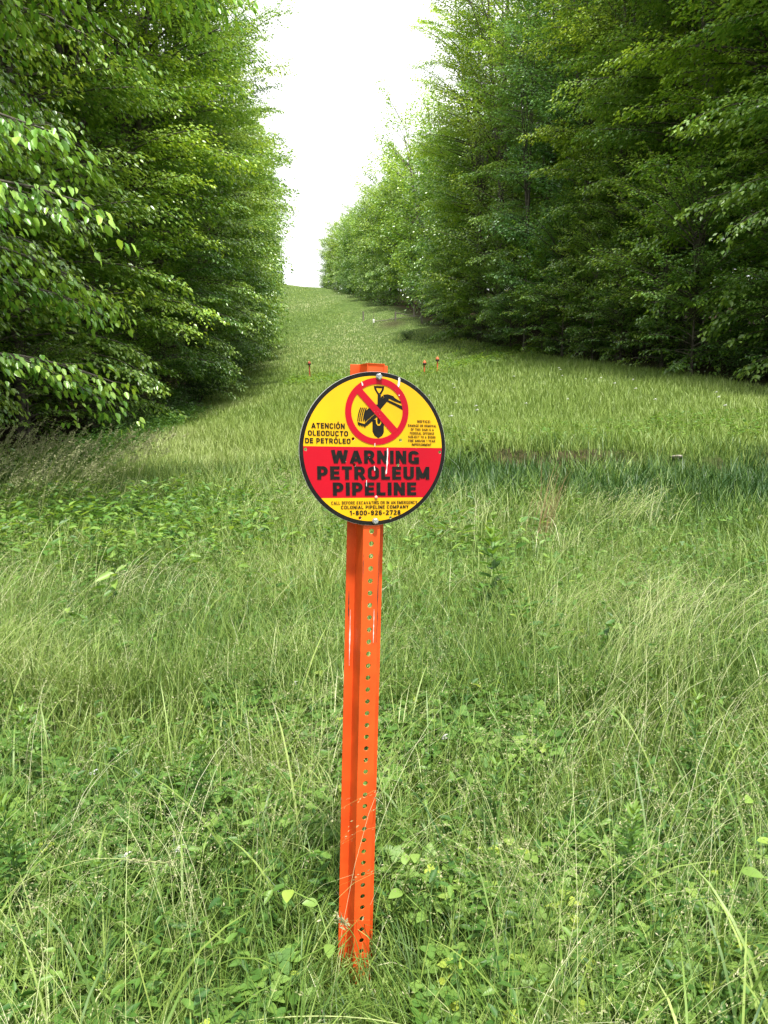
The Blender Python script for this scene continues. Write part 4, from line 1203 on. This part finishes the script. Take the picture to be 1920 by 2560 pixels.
put_plant(.49, 1.57, 1, .8, 'low stem left beside the bushy plant at the lower right')
put_plant(-.50, 2.0, 0, .95, 'leafy stem between the lower left plant and the sign post')
put_plant(.30, 1.95, 1, 1.0, 'leafy stem in the grass a hand right of the sign post')
put_plant(.60, 4.1, 2, 2.0, 'tall broad-leaved weed with pale top leaf, right of the sign post in mid meadow')
put_plant(.95, 2.3, 1, 1.1, 'leafy stem near the right frame side in the near grass')
put_plant(-1.05, 2.2, 1, 1.1, 'leafy stem near the left frame side in the near grass')

# yellow-green vines with big leaves
def vine(name, pts, leaf_sz, label, seed, every=1):
    rg = np.random.default_rng(seed)
    pts = np.array(pts, float); pts[:, 2] += ground_z(pts[:, 0], pts[:, 1])
    o = empty(name, tuple(pts[0]))
    loc = pts - pts[0]
    u = np.linspace(0, len(loc) - 1, 24)
    C = np.stack([np.interp(u, np.arange(len(loc)), loc[:, k]) for k in range(3)], -1)
    V, F = tubes(C[None], np.full((1, 24), .0015), 5)
    st_ = link('stem', np_mesh('stem', V, F, tone=np.full(len(V), .8)), M_CLOVER, o)
    n = len(loc)
    for k in range(n):
        a = rg.random() * 6.28
        D = np.array([[math.cos(a), math.sin(a) - .6, .25]]); N = np.array([[rg.normal(0, .25), -.45 + rg.normal(0, .2), 1.]])
        sz = leaf_sz * rg.uniform(.8, 1.15)
        V, F = broad_leaf(loc[k], D[0], N[0], sz, sz * .64)
        link('leaf', np_mesh('leaf', V, F, tone=np.full(len(V), rg.uniform(.66, .92)), smooth=True), M_CLOVER, o)
    tag(o, label, 'vine', 'yellow-green vines in the near grass')
vine('vine', [(-.13, 1.42, .10), (-.17, 1.45, .15), (-.11, 1.44, .19), (-.14, 1.5, .24), (-.20, 1.5, .27)], .038, 'yellow-green broad-leaved vine hugging the left side of the post foot', 1)
vine('vine', [(.05, 1.62, .25), (.07, 1.6, .29), (.04, 1.6, .20), (.09, 1.58, .16)], .04, 'small yellow-green vine leaves just right of the post foot', 2)
vine('vine', [(.78, 1.5, .06), (.80, 1.52, .13), (.75, 1.55, .19), (.80, 1.6, .25), (.84, 1.62, .31), (.86, 1.7, .37)], .046, 'climbing yellow-green vine with big oval leaves at the lower right', 3)
vine('vine', [(.27, 1.25, .04), (.26, 1.28, .09), (.28, 1.3, .13), (.31, 1.33, .16)], .036, 'low yellow-green vine at the bottom between post and bushy plant', 4)
vine('vine', [(-.12, 1.22, .03), (-.17, 1.25, .06), (-.09, 1.28, .08)], .042, 'large pale leaves low at the bottom, left of the post foot', 5)

# two long arched culms that cross the foot of the post
def culm(pts, r, label, seed, tone=.75):
    rg = np.random.default_rng(seed)
    pts = np.array(pts, float); n = 28; k = np.arange(len(pts)); q = np.linspace(0, len(pts) - 1, n)
    C = np.stack([np.interp(q, k, pts[:, j]) for j in range(3)], -1)
    for _ in range(4): C[1:-1] = (C[:-2] + 2 * C[1:-1] + C[2:]) / 4
    C[:, 2] += ground_z(C[:, 0], C[:, 1])
    o = empty('grass_culm', tuple(C[0])); L_ = C - C[0]
    V, F = tubes(L_[None], (r * np.linspace(1, .5, n))[None], 6)
    link('stalk', np_mesh('stalk', V, F, tone=np.full(len(V), tone)), M_GRASS, o)
    m = 60; f = rg.uniform(.84, 1, m) * (n - 1); i = np.minimum(f.astype(int), n - 2); a = (f - i)[:, None]
    P = L_[i] * (1 - a) + L_[i + 1] * a + rg.normal(0, .003, (m, 3)); D = norm(L_[i + 1] - L_[i]) + rg.normal(0, .35, (m, 3))
    sz = rg.uniform(.007, .013, m)
    V, F, kv = leaves(P, D, rg.normal(0, 1, (m, 3)), sz, sz * .3)
    link('seed_head', np_mesh('seed_head', V, F, tone=np.repeat(rg.uniform(.4, .9, m), kv)), M_SEED, o)
    tag(o, label, 'grass stem', 'long culms bending over the near grass')
culm([(-.75, 1.15, .0), (-.55, 1.22, .11), (-.25, 1.28, .165), (-.02, 1.3, .15), (.22, 1.28, .09), (.42, 1.24, .03)], .0016, 'upper of the two long culms arching across the foot of the post', 1)
culm([(-.78, 1.18, .0), (-.5, 1.24, .09), (-.25, 1.28, .145), (-.02, 1.3, .135), (.25, 1.28, .07), (.42, 1.27, .02)], .0016, 'lower of the two long culms arching across the foot of the post', 2)
culm([(.0, 1.35, .0), (-.02, 1.33, .12), (-.035, 1.32, .22), (-.055, 1.32, .30), (-.085, 1.32, .335)], .0012, 'short culm whose feathery head hangs in front of the lower post', 3, .4)
culm([(-.9, 1.5, .0), (-.85, 1.5, .2), (-.75, 1.5, .30), (-.6, 1.5, .345), (-.45, 1.5, .33)], .0013, 'culm with long drooping head above the lower left plants', 4)
culm([(.15, 1.1, .0), (.3, 1.12, .14), (.5, 1.15, .16), (.7, 1.15, .12)], .0013, 'culm with knotted seed head leaning right along the bottom of the photo', 5)

# dry reddish stalks right of the sign
M_DRY = leaf_mat('dry grass', [(0, (.22, .13, .07)), (1, (.46, .31, .19))], .2, .7, .2, trans_col=(1, .9, .8))
rg3 = np.random.default_rng(17)
n = 46
P = np.tile([1.30, 6.4, float(ground_z(1.30, 6.4))], (n, 1)) + rg3.normal(0, .05, (n, 3)) * [1, 1, 0]
V, F, kv, C, c = ribbons(P, rg3.normal(0.1, .5, n), rg3.uniform(.55, .95, n), np.full(n, .0042), rg3.uniform(.05, .2, n), rg3.uniform(.25, .6, n), 6, 1.3, rg3.normal(0, .8, n))
o = link('dry_grass_tuft', np_mesh('dry', V, F, tone=np.repeat(rg3.random(n), kv)), M_DRY)
tag(o, 'tuft of dry pinkish-tan stalks standing above the green grass right of the sign', 'dry grass')

# small white flowers
M_PETAL = leaf_mat('white petal', [(0, (.7, .7, .66)), (1, (.8, .8, .78))], .2, .6, .3, trans_col=(1, 1, 1))
def flower_mesh(seed):
    rg = np.random.default_rng(seed); A = Acc()
    n = 26
    P = rg.normal(0, .25, (n, 3)); D = rg.normal(0, 1, (n, 3)) + [0, 0, .6]
    V, F, kv = leaves(P * .03, D, rg.normal(0, 1, (n, 3)), np.full(n, .016), np.full(n, .008))
    V[:, 2] += .42
    return V, F, kv * n
def put_flower(x, y, sc, zz, label, group):
    o = empty('white_wildflower', (x, y, float(ground_z(x, y)))); o.scale = (sc, sc, zz)
    for nm, mh in (('flower_head', fl_head), ('stem', fl_stem)):
        c = bpy.data.objects.new(nm, mh); COL.objects.link(c); c.parent = o
    tag(o, label, 'flower', group)
V, F, kv = flower_mesh(5)
fl_head = np_mesh('flower_head', V, F, tone=np.full(len(V), .7)); fl_head.materials.append(M_PETAL)
V, F = tubes(np.array([[(0, 0, 0), (.005, .003, .2), (0, 0, .42)]]), np.full((1, 3), .0012), 4)
fl_stem = np_mesh('stem', V, F, tone=np.full(len(V), .3)); fl_stem.materials.append(M_GRASS)
for k in range(34):
    s, t = rr.uniform(15, 34), rr.uniform(1.0, 11)
    x, y = st2xy(s, t)
    put_flower(float(x), float(y), rr.uniform(1.8, 3.0), 1, 'small white wildflower in the far meadow right of the sign', 'white wildflowers in the far meadow')
for k, (x, y) in enumerate([(-.62, 1.72), (-.86, 2.15), (-.5, 1.75), (.62, 3.3), (-.35, 2.9), (.2, 2.4), (1.2, 3.1)]):
    put_flower(x, y, .55, .5, 'white clover head among the near grass blades', 'white clover heads in the near grass')
